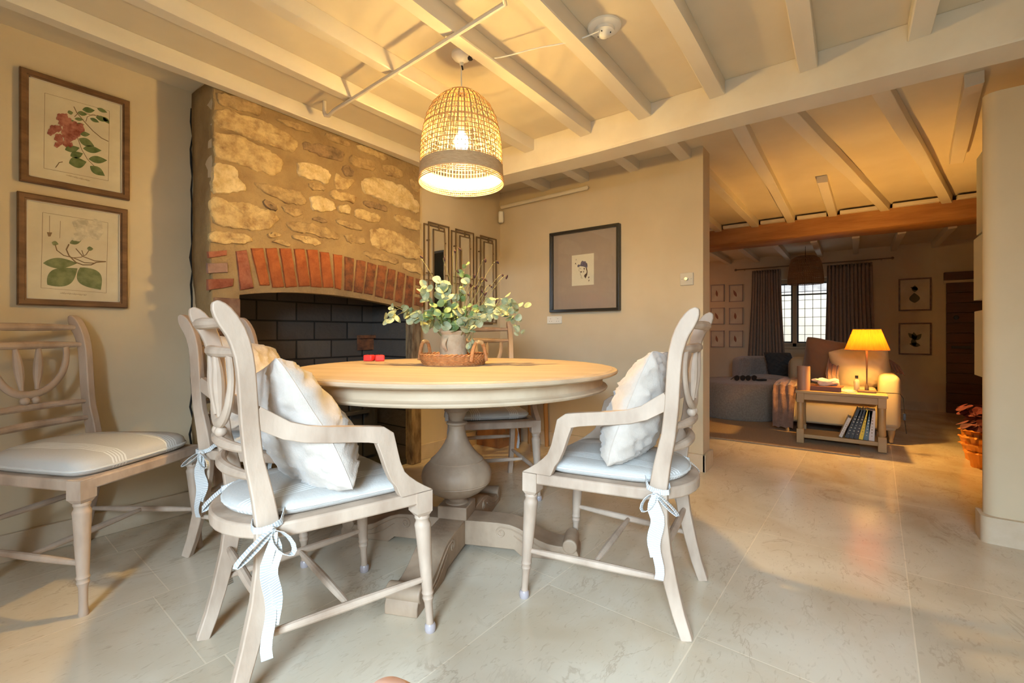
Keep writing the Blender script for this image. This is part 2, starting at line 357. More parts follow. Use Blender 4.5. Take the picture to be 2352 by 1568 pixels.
# main cross beam (painted) and oak beam
def rough_beam(x0,x1,y0,y1,z0,z1,amp=.006,n=40,axis='y'):
    b = MB(); prof = [(-1,-1),(-.9,-1),(.9,-1),(1,-1),(1,-.85),(1,.9),(1,1),(-1,1),(-1,.9),(-1,-.85)]
    prof = [(-.93,-1),(.93,-1),(1,-.9),(1,1),(-1,1),(-1,-.9)]
    rings = []
    L0, L1 = (y0,y1) if axis=='y' else (x0,x1)
    a0,a1 = (x0,x1) if axis=='y' else (y0,y1)
    for i in range(n+1):
        t = L0+(L1-L0)*i/n; R=[]
        for u,v in prof:
            a = (a0+a1)/2+u*(a1-a0)/2; h = (z0+z1)/2+v*(z1-z0)/2
            if v < .5:
                a += amp*noise.noise((t*1.3,u*3+a0*7,v*2)); h += amp*noise.noise((t*1.1+9,u*.4+a0*5,v))
            R.append((a,t,h) if axis=='y' else (t,a,h))
        rings += R
    k=len(prof); fs=[(i*k+j,i*k+(j+1)%k,(i+1)*k+(j+1)%k,(i+1)*k+j) for i in range(n) for j in range(k)]
    fs += [tuple(range(k)), tuple(n*k+j for j in reversed(range(k)))]
    b.add(rings, fs); return b
struct('trim_1', rough_beam(2.42,2.60,YR+.01,YM-.005,1.984,CE-.001,.010), M['joist'])
struct('trim_2', rough_beam(5.66,6.02,-1.2,YM-.005,1.937,2.118,.02), M['oak'])
# joists along x
ti = 3
def joist(x0,y0,x1,y1,h=2.095,top=CE-.001,w=.07,amp=.010):
    global ti
    b = rough_beam(x0,x1,-w/2,w/2,h,top,amp,36,'x')
    b.v = [(v[0], v[1]+y0+(y1-y0)*(v[0]-x0)/(x1-x0), v[2]) for v in b.v]
    struct('trim_%d'%ti, b, M['joist']); ti += 1
for y in (2.42,2.03,1.675,1.271,.911,.541,.162,-.209,-.585,-.96,-1.33):
    joist(XR+.005,y,2.419,y)
for y in (2.03,1.675,1.271): joist(2.601,y,XB-.001,y)
for y in (2.35,1.98,1.62,1.25): joist(XB+.171,y,5.659,y,2.10)
joist(2.601,.911,XB-.001,.911); joist(XB+.171,.905,5.659,.87,2.10)
joist(2.601,.53,5.659,.53,2.10)
joist(2.601,.33,5.659,-.246,2.10); joist(4.35,.20,5.659,.165,2.11)
joist(2.601,-.05,5.659,-.679,2.10); joist(3.06,-.46,4.39,-.57,2.10)
b = MB()   # painted blocking pieces above the oak beam
ys = [2.5,2.3,2.02,1.93,1.66,1.57,1.29,1.20,.92,.82,.58,.48,.215,.115,-.20,-.29,-.63,-.73,-1.1]
for i in range(0,len(ys)-1): 
    if ys[i]-ys[i+1] > .12: b.bb(5.60,5.659,ys[i+1]+.005,ys[i]-.005,2.112,2.145)
struct('trim_%d'%ti, b, M['joist'], bevel=.004, sharp=0); ti += 1
for y in (2.2,1.83,1.46,1.09,.72,.35,-.02,-.39,-.76,-1.13): joist(6.021,y,XW-.001,y,1.925,1.989,.06)
# skirtings
b = MB(); b.bb(XR,.885,YL-.02,YL-.001,0,.11); struct('baseboard_left', b, M['base'], bevel=.003, sharp=0)
b = MB(); b.bb(2.20,XB-.02,YM-.02,YM-.001,0,.11); b.bb(XB-.02,XB-.001,.782,YM-.02,0,.115); b.bb(XB-.02,XB+.19,.78,.799,0,.115); struct('baseboard_back', b, M['base'], bevel=.003, sharp=0)
b = MB(); o_=[(2.845,YR),(2.845,-.49)]+[(2.875-.03*math.cos(a_),-.48+.03*math.sin(a_)) for a_ in [i*PI/2/5 for i in range(6)]]+[(2.97,-.450),(2.97,-.474),(2.92,-.4655),(2.895,-.470),(2.8785,-.4845),(2.8695,-.51),(2.8695,YR)]
b.prism(o_, lambda p:(p[0],p[1],0), lambda p:(p[0],p[1],.115)); struct('baseboard_right', b, M['base'], sharp=30)
b = MB(); b.bb(XW-.02,XW-.001,-.79,YM,0,.10); struct('baseboard_far', b, M['base'], sharp=0)
# ------------------------------------------------------------------ fireplace
YF = 2.47
fp = thing('fireplace', 'rubble stone chimney breast with an orange brick arch over a black firebox', 'fireplace', (1.54,YF,0))
def Z2(x, y): return (400+x/3.015, 180+y/3.015)
def fpt(x, y, d=0):       # zoomed-photo coordinates -> chimney face, d metres proud of it
    px, py = Z2(x, y); X,_,h = PY(px, py, YF); return (X-1.54, -d, h)
arch = [(550,672.5),(575,670.5),(600,668.5),(649,667),(698,668),(765,673),(831,682),(888,693.5),(915,700),(945,708)]
A = [PY(p[0],p[1]+4,YF) for p in arch]; A = [(a[0]-1.54, a[2]) for a in A]
xl, xr = -.645, .655; ax0, ax1 = A[0][0], A[-1][0]
def jagx(h,sd): return .020*noise.noise((sd,h*4.5,2.2))+.008*noise.noise((sd,h*17,5))
LE=[(xl-.006+jagx(h/40*2.15,1.3),h/40*2.15) for h in range(41)]; RE=[(xr+.002+jagx(h/40*2.15,7.7)*.6,h/40*2.15) for h in range(41)]
pl = LE+RE[::-1]+[(ax1,0)]+A[::-1]+[(ax0,0)]
b = MB(); b.prism(pl, lambda p:(p[0],0,p[1]), lambda p:(p[0],.06,p[1]))
o = build('mortar_face', b, M['mort'], fp, sharp=0)
# ragged side returns
b = MB()
def ret(xx, sgn):
    def fn(u,v):
        h = 2.15*u; y = .002+.25*v
        return (xx+jagx(h,1.3)*(1-v)+sgn*.010*noise.noise((h*7,y*9,xx))*v, y, h)
    return fn
b.grid(ret(xl-.004,-1), 60, 4)
build('side_return', b, M['mort'], fp, solid=.012)
def chaikin(P, k=2):
    for _ in range(k):
        Q=[]
        for i in range(len(P)):
            a,b_=P[i],P[(i+1)%len(P)]
            Q.append((a[0]*.78+b_[0]*.22,a[1]*.78+b_[1]*.22)); Q.append((a[0]*.22+b_[0]*.78,a[1]*.22+b_[1]*.78))
        P=Q
    return P
def densify(P, d):
    Q=[]
    for i in range(len(P)):
        a,b_=P[i],P[(i+1)%len(P)]; L=math.hypot(a[0]-b_[0],a[1]-b_[1]); n=max(1,int(L/d))
        for j in range(n): Q.append((a[0]+(b_[0]-a[0])*j/n,a[1]+(b_[1]-a[1])*j/n))
    return Q
def stone(b, poly, raise_=.012, amp=.009, ck=1, jag=.010):
    P=[fpt(*q) for q in poly]; P=[(p[0],p[2]) for p in P]
    if ck: P=chaikin(P,ck)
    P=densify(P,.008)
    P=[(x+jag*noise.noise((x*22,z*22,3.3))+jag*.6*noise.noise((x*60,z*60,3.3)), z+jag*noise.noise((x*22,z*22,8.1))+jag*.6*noise.noise((x*60,z*60,8.1))) for x,z in P]
    cx=sum(p[0] for p in P)/len(P); cz=sum(p[1] for p in P)/len(P); n=len(P)
    vs=[]; 
    for sc_,d in ((1.0,-.004),(.975,raise_*.6),(.93,raise_),(.78,raise_),(.6,raise_),(.4,raise_),(.2,raise_)):
        for x,z in P:
            X=cx+(x-cx)*sc_; Z=cz+(z-cz)*sc_
            dd = d if d<0 else d+amp*noise.noise((X*14,Z*24,1.5))+amp*.7*noise.noise((X*45,Z*60,4))
            vs.append((X,-max(dd,-.004),Z))
    vs.append((cx,-(raise_+amp*noise.noise((cx*16,cz*22,1.5))),cz))
    k=7; fs=[(i*n+j,i*n+(j+1)%n,(i+1)*n+(j+1)%n,(i+1)*n+j) for i in range(k-1) for j in range(n)]
    fs+=[((k-1)*n+j,(k-1)*n+(j+1)%n,k*n) for j in range(n)]
    b.add(vs,fs)
ST = [
 (1,[(285,90),(440,130),(600,190),(612,205),(600,270),(420,215),(350,205),(290,165)],2),
 (2,[(275,205),(380,215),(450,250),(560,270),(700,330),(850,420),(855,490),(800,515),(700,480),(600,450),(520,415),(400,370),(290,335),(270,270)],0),
 (3,[(265,360),(330,380),(430,390),(560,450),(700,520),(755,580),(750,640),(690,680),(560,640),(430,590),(290,555),(265,470)],0),
 (4,[(265,590),(340,585),(430,625),(445,690),(500,760),(495,790),(400,790),(310,805),(250,790),(250,690)],1),
 (5,[(250,815),(300,815),(370,860),(470,850),(600,890),(720,940),(730,990),(650,1040),(560,1065),(400,1040),(300,1025),(245,990)],0),
 (6,[(245,1055),(350,1055),(480,1080),(540,1100),(555,1135),(450,1145),(330,1155),(240,1135)],0),
 (7,[(540,720),(640,720),(760,760),(860,780),(915,830),(905,880),(820,880),(700,830),(600,780)],2),
 (8,[(845,580),(900,580),(1000,610),(1085,650),(1065,740),(990,715),(900,700),(855,670)],1),
 (9,[(1110,640),(1160,690),(1255,700),(1240,740),(1190,780),(1110,765)],0),
 (10,[(1075,770),(1180,790),(1260,815),(1255,865),(1180,855),(1080,825)],0),
 (11,[(1290,690),(1400,685),(1520,720),(1620,760),(1650,830),(1700,870),(1690,945),(1600,910),(1480,870),(1380,820),(1300,790)],1),
 (12,[(925,810),(1020,815),(1100,860),(1110,920),(1020,930),(945,905)],1),
 (13,[(1125,890),(1190,870),(1225,900),(1215,950),(1130,925)],1),
 (14,[(1245,900),(1330,910),(1430,950),(1430,1005),(1330,990),(1240,960)],0),
 (15,[(1305,845),(1380,860),(1475,885),(1475,930),(1390,905),(1310,880)],3),
 (16,[(1525,930),(1620,960),(1710,1000),(1700,1060),(1600,1040),(1520,980)],0),
 (17,[(1350,1040),(1440,1035),(1560,1070),(1640,1120),(1715,1170),(1715,1255),(1620,1250),(1500,1210),(1370,1170),(1350,1110)],0),
 (18,[(755,1000),(860,985),(1000,1020),(1100,1050),(1145,1090),(1140,1125),(1020,1100),(900,1070),(790,1050)],2),
 (19,[(630,1085),(680,1060),(740,1075),(730,1100),(650,1100)],0),
 (20,[(800,1075),(900,1090),(1000,1120),(1030,1160),(930,1150),(820,1115)],0),
 (21,[(650,1115),(760,1115),(820,1160),(700,1150)],2),
 (22,[(880,440),(1000,455),(1130,490),(1180,520),(1170,580),(1060,555),(900,500)],3),
 (23,[(1210,530),(1300,545),(1400,580),(1395,640),(1300,630),(1210,590)],2),
 (24,[(1440,590),(1530,615),(1590,640),(1580,695),(1490,680),(1440,645)],2),
 (25,[(1045,380),(1130,410),(1230,450),(1225,480),(1120,450),(1040,410)],2),
 (26,[(1260,455),(1370,490),(1480,540),(1480,575),(1370,540),(1270,500)],0),
 (27,[(680,270),(800,300),(900,340),(950,385),(860,365),(740,315)],2),
 (28,[(600,835),(700,880),(720,915),(640,905)],3),
 (29,[(735,880),(850,900),(900,930),(870,970),(780,940)],2),
 (30,[(1110,970),(1200,985),(1290,1020),(1300,1055),(1200,1040),(1120,1005)],2),
 (31,[(1160,1070),(1260,1090),(1320,1110),(1310,1150),(1200,1140)],2),
 (32,[(1300,1195),(1420,1215),(1550,1250),(1560,1290),(1440,1265),(1310,1230)],2),
 (33,[(1580,1270),(1710,1290),(1715,1360),(1640,1340),(1575,1310)],0),
 (34,[(1155,620),(1200,595),(1245,640),(1240,680),(1180,680)],3),
 (35,[(1620,680),(1700,720),(1700,800),(1640,760)],2),
 (36,[(950,960),(1010,965),(1070,990),(1060,1010),(960,990)],3),
 (37,[(930,720),(1050,750),(1040,790),(930,760)],2)]
b = MB()
for i,(n_,p,mi) in enumerate(ST):
    b.cm = mi; stone(b, p, .010 if mi!=1 else .016)
build('stone_facing', b, STONES, fp, sharp=60)
BR = [[(225,1200),(365,1190),(365,1225),(235,1245)],[(222,1280),(370,1275),(370,1345),(225,1350)],[(225,1390),(410,1385),(405,1440),(225,1468)],
 [(425,1195),(498,1185),(548,1455),(455,1470)],[(527,1175),(612,1173),(660,1435),(590,1435)],[(630,1173),(705,1173),(760,1448),(678,1450)],
 [(725,1175),(805,1175),(848,1445),(770,1450)],[(825,1178),(898,1178),(938,1440),(862,1445)],[(915,1183),(990,1185),(1020,1450),(945,1445)],
 [(1005,1198),(1068,1203),(1100,1452),(1028,1450)],[(1098,1215),(1160,1222),(1150,1465),(1112,1455)],[(1178,1230),(1242,1245),(1228,1475),(1178,1468)],
 [(1262,1255),(1325,1265),(1300,1490),(1240,1480)],[(1340,1270),(1398,1290),(1368,1500),(1312,1490)],[(1412,1290),(1468,1300),(1440,1520),(1388,1510)],
 [(1482,1315),(1530,1325),(1510,1535),(1455,1525)],[(1548,1335),(1595,1350),(1570,1560),(1525,1545)],[(1610,1362),(1655,1375),(1640,1590),(1590,1575)],
 [(1672,1385),(1720,1395),(1720,1440),(1672,1430)],[(1672,1450),(1722,1460),(1722,1500),(1668,1490)],[(1665,1512),(1722,1522),(1722,1580),(1660,1570)]]
bmi = [1,3,1,1,0,0,0,0,0,0,0,2,2,2,2,2,2,2,2,2,2]
b = MB()
for q,mi in zip(BR,bmi): b.cm = mi; stone(b, q, .010, .003, 0, .002)
o = build('brick_arch', b, BRICKS, fp, sharp=50); o['label'] = 'orange and charred brick arch'
# jambs and firebox
b = MB(); b.bb(xl-.005, ax0+.004, -.006,.06, 0, A[0][1]-.02); b.cm=0
build('left_jamb', b, mat('sooty_jamb_brick',(.20,.10,.06),.9,(.36,.22,.13),9,bump=.8), fp, bevel=.006)
b = rough_beam(ax1-.002, xr+.006, -.02, .045, 0, 1.03, .01, 2); 
b = MB(); b.bb(ax1-.004, xr+.006, -.012,.05, 0, A[-1][1]-.02)
build('right_jamb', b, mat('worn_timber_jamb',(.12,.065,.03),.9,(.34,.23,.12),12,stretch=(2,2,.6),bump=1,bscale=25), fp, bevel=.006)
b = MB(); b.add([(ax0-.01,.46,0),(ax1+.01,.46,0),(ax1+.01,.46,1.35),(ax0-.01,.46,1.35),(ax0-.01,.05,0),(ax0-.01,.05,1.35),(ax1+.01,.05,0),(ax1+.01,.05,1.35)],
   [(0,1,2,3),(4,0,3,5),(1,6,7,2),(3,2,7,5)])
build('firebox', b, M['bbrick'], fp, sharp=0, solid=.01)
b = MB()
for i in range(3): b.bb(.22+i*.11-.05+.0, .22+i*.11+.05, .28,.30, .05,.60)
b.bb(.16,.52,.30,.32,.02,.66); b.bb(.15,.53,.26,.33,.62,.66); b.bb(.2,.42,.24,.3,.36,.39)
build('iron_fireback', b, M['iron'], fp, bevel=.006)
b = MB(); b.bb(ax0,ax1,.05,.45,0,.03); build('hearth', b, M['iron'], fp, sharp=0)
X,_,h = PY(840,773,YF+.44)
b = MB(); b.bb(X-1.54-.07,X-1.54+.07,.41,.45,h-.012,h+.012); b.bb(X-1.54-.07,X-1.54+.07,.435,.45,h-.10,h-.012)
build('brick_shelf', b, BRICKS[2], fp, bevel=.003)
# crack of dark gap beside the chimney
b = MB(); pts=[(.886+.016*noise.noise((0,i*.9,0)), YL-.004-.0*i, .05+i*.07) for i in range(30)]
b.tube(pts, [.004+.004*abs(noise.noise((i*1.7,0,0))) for i in range(30)], 5)
struct('trim_%d'%ti, b, M['dark']); ti += 1
# ------------------------------------------------------------------ dining table
TC = W(-.242, 2.0); TH = .776; TR = .69
dt = thing('dining_table', 'round bleached wooden pedestal dining table in the middle of the room', 'table', (TC[0],TC[1],0), ANG(.974,-.225))
b = MB(); b.lathe([(.0001,.752),(TR-.03,.752),(TR-.012,.755),(TR-.003,.760),(TR,.767),(TR-.004,.772),(TR-.012,.7735),(TR-.016,.7725),(TR-.019,.7735),(TR-.024,TH),(.3,TH),(.0001,TH)], 128)
build('tabletop', b, M['woodT'], dt, sharp=25)
b = MB(); b.lathe([(.59,.752),(.63,.7515),(.632,.745),(.628,.738),(.628,.715),(.634,.710),(.645,.707),(.648,.702),(.644,.696),(.63,.692),(.59,.692),(.59,.7515)],128, cap=False)
build('apron', b, M['woodT'], dt, sharp=30)
b = MB()
for a in (0,PI/2): b.box((0,0,.738),(1.15,.08,.028),a)
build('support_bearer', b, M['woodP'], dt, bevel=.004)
K=.000804*1.0
pr = [(345,55),(385,38),(392,36),(400,56),(410,57),(418,46),(432,44),(450,46),(480,54),(510,68),(540,86),(565,105),(585,124),(597,138),(601,143),(606,142),(612,148),(640,176),(665,188),(690,191),(712,187),(716,183),(720,184),(745,164),(770,134),(790,100),(800,70),(808,48),(822,44),(830,60),(840,62),(850,62)]
prof = [(.12,.752-.0001),(.12,.735),(.06,.725),(.05,.66),(.05,.60),(.056,.582)]+[(r*K,.8531-y*K) for y,r in pr]
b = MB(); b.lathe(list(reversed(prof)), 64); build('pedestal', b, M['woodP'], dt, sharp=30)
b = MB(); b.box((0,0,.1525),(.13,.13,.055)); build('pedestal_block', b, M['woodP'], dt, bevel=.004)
# four scrolled feet
def foot_prof():
    return [(.0,.024),(.0,.126),(.20,.128),(.25,.125),(.29,.114),(.33,.094),(.37,.074),(.41,.062),(.45,.057),(.49,.058),(.525,.05),(.535,.03),(.535,0),(.30,0),(.27,.024)]
def spiral(cx,cz,r0,turns,n,dirn=1,a0=0):
    return [(cx+r0*(1-.8*i/n)*math.cos(a0+dirn*2*PI*turns*i/n), cz+r0*(1-.8*i/n)*math.sin(a0+dirn*2*PI*turns*i/n)) for i in range(n+1)]
for q in range(4):
    a = q*PI/2; ca, sa = math.cos(a), math.sin(a); wd = .058
    def tr(x,y,z): return (x*ca-y*sa, x*sa+y*ca, z)
    x0 = .0 if q%2==0 else .0585
    P = [(max(x,x0),z) for x,z in foot_prof()]
    if q%2==0: P=[(max(x,.0001),z) for x,z in foot_prof()]
    b = MB(); b.prism(P, lambda p: tr(p[0],-wd,p[1]), lambda p: tr(p[0],wd,p[1]))
    Mx = Matrix.Rotation(a,4,'Z') @ Matrix.Translation((.500,-wd-.004,.060)) @ Matrix.Rotation(-PI/2,4,'X')
    b.lathe([(.001,0),(.026,0),(.030,.004),(.030,2*wd+.004),(.026,2*wd+.008),(.001,2*wd+.008)],20,M=Mx)
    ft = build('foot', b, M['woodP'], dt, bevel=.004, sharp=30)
    b = MB()
    for sy in (-1,1):
        yy = sy*(wd+.001)
        pts = [(.475,.035),(.43,.032),(.38,.045),(.34,.068),(.30,.09),(.26,.108),(.215,.112)]+spiral(.215,.090,.022,1.4,22,1,PI/2)
        b.tube([tr(x,yy,z) for x,z in pts], .0035, 5)
        pts = [(.475,.022),(.42,.018),(.36,.03),(.31,.055),(.27,.082)]
        b.tube([tr(x,yy,z) for x,z in pts], .003, 5)
    build('scroll_carving', b, M['woodP'], ft)
# ------------------------------------------------------------------ chairs
def post_x(z):
    T=[(0,-.280),(.07,-.256),(.146,-.236),(.25,-.212),(.338,-.200),(.444,-.196),(.52,-.208),(.608,-.226),(.68,-.234),(.747,-.238),(.82,-.242),(.883,-.250),(.925,-.266),(.955,-.283),(.995,-.308)]
    for i in range(len(T)-1):
        if z <= T[i+1][0]:
            t=(z-T[i][0])/(T[i+1][0]-T[i][0]); return T[i][1]+(T[i+1][1]-T[i][1])*t
    return T[-1][1]
SEAT = [(.250,-.248)]+[(.258-.008*abs(t)**2,.248*t) for t in (-.5,0,.5)]+[(.250,.248),(.10,.236),(-.02,.226),(-.12,.215)]
SEAT += [(-.12-.17*math.sin(a), .215*math.cos(a)) for a in [PI*i/14 for i in range(1,14)]]+[(-.12,-.215),(-.02,-.226),(.10,-.236)]
def leg_lathe():
    return [(.001,0),(.0125,.0),(.014,.008),(.0125,.02),(.0115,.04),(.0125,.09),(.0155,.100),(.0175,.106),(.0155,.112),(.0165,.116),(.0185,.122),(.0165,.128),(.0165,.135),(.0195,.20),(.0225,.28),(.0245,.325),(.0255,.332),(.0235,.338),(.0205,.343),(.0205,.350),(.0235,.356),(.022,.364),(.001,.364)]
def make_chair(name, label, arms=True):
    t = thing(name, label, 'chair', group='bleached wooden dining chairs with hoop backs')
    W_ = M['wood']
    for s in (1,-1):
        b = MB(); b.lathe(leg_lathe(), 18, (0,0,0))
        b.v = [(x+.250-.022*min(z/.36,1), y+s*(.238-.013*min(z/.36,1)), z) for x,y,z in b.v]
        b.prism([(-.0265,-.0265),(.0265,-.0265),(.0265,.0265),(-.0265,.0265)], lambda p:(.2245+p[0],s*.222+p[1],.375), lambda p:(.2245+p[0],s*.222+p[1],.4385))
        b.prism([(-.0265,-.0265),(.0265,-.0265),(.0265,.0265),(-.0265,.0265)], lambda p:(.2265+p[0]*.62,s*.223+p[1]*.62,.360), lambda p:(.2245+p[0],s*.222+p[1],.376))
        build('leg', b, W_, t, sharp=35)
        if arms:
            b = MB(); b.lathe([(.001,0),(.015,0),(.0175,.006),(.017,.020),(.0135,.026),(.0125,.0262)],16,(.2495,s*.2375,0)); build('foot_cap', b, M['clear'], t)
        # rear post: sabre leg and back upright in one sweep
        zs = [0,.03,.07,.11,.146,.2,.25,.3,.338,.39,.444,.48,.52,.56,.608,.65,.70,.747,.79,.83,.865,.90,.925,.95,.970,.983,.992,.995]
        ws = []
        for z in zs:
            if z<.44: w=.034+.020*(z/.44)
            elif z<.62: w=.054-.013*((z-.44)/.18)
            elif z<.86: w=.041
            elif z<.95: w=.041+.005*((z-.86)/.09)
            else: w=.046*math.sqrt(max(.02,1-((z-.95)/.0458)**2))
            ws.append((w/2, .0145))
        b = MB(); b.tube([(post_x(z), s*(.19-.004*(z/.98)), z) for z in zs], ws, rect=True, up=(1,0,0))
        build('back_post', b, W_, t, bevel=.005, sharp=40)
    # seat frame ring
    n = len(SEAT); b = MB()
    def ins(p, k):   # inner outline
        return (p[0]*(1-k)+(-.0)*k if False else (p[0]-.0)*(1-k*1.0)-.01*k, p[1]*(1-k))
    vs = [(x,y,.402) for x,y in SEAT]+[(x,y,.440) for x,y in SEAT]+[(*ins(p,.23),.440) for p in SEAT]+[(*ins(p,.23),.402) for p in SEAT]
    fs = []
    for r0,r1 in ((0,1),(1,2),(2,3),(3,0)):
        for j in range(n): fs.append((r0*n+j,r0*n+(j+1)%n,r1*n+(j+1)%n,r1*n+j))
    b.add(vs,fs); build('seat_frame', b, W_, t, bevel=.006, sharp=50)
    b = MB(); P=[ins(p,.225) for p in SEAT]; b.prism(P, lambda p:(p[0],p[1],.424), lambda p:(p[0],p[1],.434)); build('cane_seat', b, M['cane'], t, sharp=0)
    def rail(z, r0, r1, bow, hw=.186):
        b = MB(); N_=16; pts=[];rs=[]
        for i in range(N_+1):
            u=-1+2*i/N_; pts.append((post_x(z)-bow*(1-u*u), hw*u, z)); rs.append(r0+(r1-r0)*(1-u*u)**.8)
        b.tube(pts, rs, 10); return build('back_rail', b, W_, t)
    rail(.945,.008,.0155,.032); rail(.872,.008,.0155,.034); rail(.630,.008,.0145,.040); rail(.560,.008,.0155,.042)
    def bx(y, z): return post_x(z)-.036*(1-(y/.186)**2)
    b = MB(); pts=[]; rs=[]
    for i in range(25):
        u=-1+2*i/24; y=.128*math.sin(u*PI/2)*(1.0) ; z=.868-.190*math.cos(u*PI/2)**.8
        pts.append((bx(y,z),y,z)); rs.append((.0085+.004*(1-abs(u)),.0115+.004*(1-abs(u))))
    b.tube(pts, rs, 10, up=(1,0,0)); build('back_hoop', b, W_, t)
    for s in (1,-1):
        b = MB(); pts=[];rs=[]
        for i in range(9):
            u=i/8; z=.868-.170*u; y=s*(.040-.014*u); pts.append((bx(y,z),y,z)); rs.append(.007+.0085*math.sin(PI*min(1,u*1.02))**1.2)
        b.tube(pts, rs, 10); build('spindle', b, W_, t)
        b = MB(); b.sphere((bx(.018,.656),s*.0185,.6565),.0155,14,10); build('ball', b, W_, t)
    def strut(p, q, r0=.0075, r1=.0125):
        b = MB(); pts=[];rs=[]
        for i in range(11):
            u=i/10; pts.append([p[k]+(q[k]-p[k])*u for k in range(3)]); rs.append(r0+(r1-r0)*math.sin(PI*u)**.8)
        b.tube(pts, rs, 10); build('stretcher', b, W_, t)
    for s in (1,-1): strut((.242,s*.232,.165),(-.232,s*.190,.165))
    strut((.005,-.205,.165),(.005,.205,.165)); strut((-.213,-.183,.255),(-.213,.183,.255))
    if arms:
        path=[(-.226,.716),(-.200,.700),(-.155,.672),(-.11,.658),(-.055,.650),(.0,.645),(.045,.640),(.078,.634),(.092,.622),(.104,.585),(.118,.540),(.134,.505)]
        wdt=[.052,.050,.046,.044,.043,.043,.044,.048,.056,.050,.046,.046]
        for s in (1,-1):
            b = MB(); Lp=[];Rp=[]
            for i,(x,z) in enumerate(path):
                x0,z0=path[max(i-1,0)]; x1,z1=path[min(i+1,len(path)-1)]; d=math.hypot(x1-x0,z1-z0); nx,nz=-(z1-z0)/d,(x1-x0)/d
                w=wdt[i]/2; y=.1855+(.245-.1855)*min(1,max(0,(x+.20)/.26)); 
                if x>.09: y=.245-.018*(x-.09)/.12
                Lp.append((x+nx*w,y,max(z+nz*w,.4405))); Rp.append((x-nx*w,y,max(z-nz*w,.4405)))
            for (ax,az,bx_,bz) in ((.172,.497,.130,.474),(.196,.477,.137,.456),(.222,.459,.142,.445),(.252,.4405,.146,.4402)): Lp.append((ax,.236,az)); Rp.append((bx_,.236,bz))
            N_=len(Lp); vs=[]
            for side in (-.0135,.0135):
                vs += [(x,s*(y+side),z) for x,y,z in Lp]+[(x,s*(y+side),z) for x,y,z in Rp]
            fs=[]
            for i in range(N_-1):
                fs += [(i,i+1,N_+i+1,N_+i),(2*N_+i,3*N_+i,3*N_+i+1,2*N_+i+1),(i,2*N_+i,2*N_+i+1,i+1),(N_+i,N_+i+1,3*N_+i+1,3*N_+i)]
            fs += [(0,N_,3*N_,2*N_),(N_-1,3*N_-1,4*N_-1,2*N_-1)]
            b.add(vs,fs); build('arm', b, W_, t, bevel=.005, sharp=40)
    return t
def place(o, l, z, th, dz=0):
    x,y = W(l,z); o.location = (x,y,dz); a = math.radians(th); o.rotation_euler = (0,0,ANG(math.cos(a),math.sin(a)))
armch = make_chair('dining_armchair', 'bleached wooden armchair in the left foreground seen from behind, white bows tied at its seat')
CH = {'front':(-.597,1.416,42), 'right':(.377,1.67,150.4), 'backleft':(-1.05,2.05,-4), 'backright':(-.138,2.70,-77.4), 'side':(-1.62,1.75,-6.5)}
place(armch, *CH['front'])
def cp(lbl, key):
    o = dup(armch); o['label'] = lbl; place(o, *CH[key]); return o
cp('bleached wooden armchair right of the table, facing left', 'right')
cp('bleached wooden armchair partly hidden behind the left foreground armchair, near the fireplace', 'backleft')
cp('bleached wooden armchair tucked in at the far side of the table', 'backright')
sidech = make_chair('dining_chair', 'bleached wooden dining chair without arms by the left wall under the botanical prints', arms=False)
place(sidech, *CH['side'])
# seat cushions with piping and ties
def cushion(name, label, sc=.86, th=.044, off=.0):
    P = densify(chaikin([(x*sc+off, y*sc) for x,y in SEAT[::2]+SEAT[-1:]], 3), .02); n=len(P)
    z0 = .4415; cx = .0+off
    b = MB(); vs=[]; rings=[(1,.016),(1.0,.024),(.975,.5*th+.01),(.93,.70*th+.006),(.84,.88*th+.004),(.7,th),(.5,th*1.12),(.25,th*1.18)]
    low=[(.25,0),(.6,0),(.93,.0),(.985,.008)]
    allr=[(s_,h_) for s_,h_ in low]+rings
    for s_,h_ in allr:
        for x,y in P:
            X=cx+(x-cx)*s_; Y=y*s_
            vs.append((X,Y,z0+h_+(.002*noise.noise((X*14,Y*14,h_*8)) if h_>.02 else 0)))
    k=len(allr); fs=[(i*n+j,i*n+(j+1)%n,(i+1)*n+(j+1)%n,(i+1)*n+j) for i in range(k-1) for j in range(n)]
    fs += [tuple(reversed(range(n))), tuple((k-1)*n+j for j in range(n))]
    b.add(vs,fs)
    t = build(name, b, M['cushion'], sharp=60); tag(t, label, 'seat cushion', 'striped linen seat cushions')
    b = MB(); b.tube([(x,y,z0+.020) for x,y in P], [.0042+.0008*math.sin(i*1.7) for i in range(n)], 6, closed=True)
    build('piping', b, mat('stitched_piping',(.70,.67,.62),.9) if 'pip' not in M else M['pip'], t)
    return t
M['pip'] = mat('stitched_piping',(.68,.66,.62),.9)
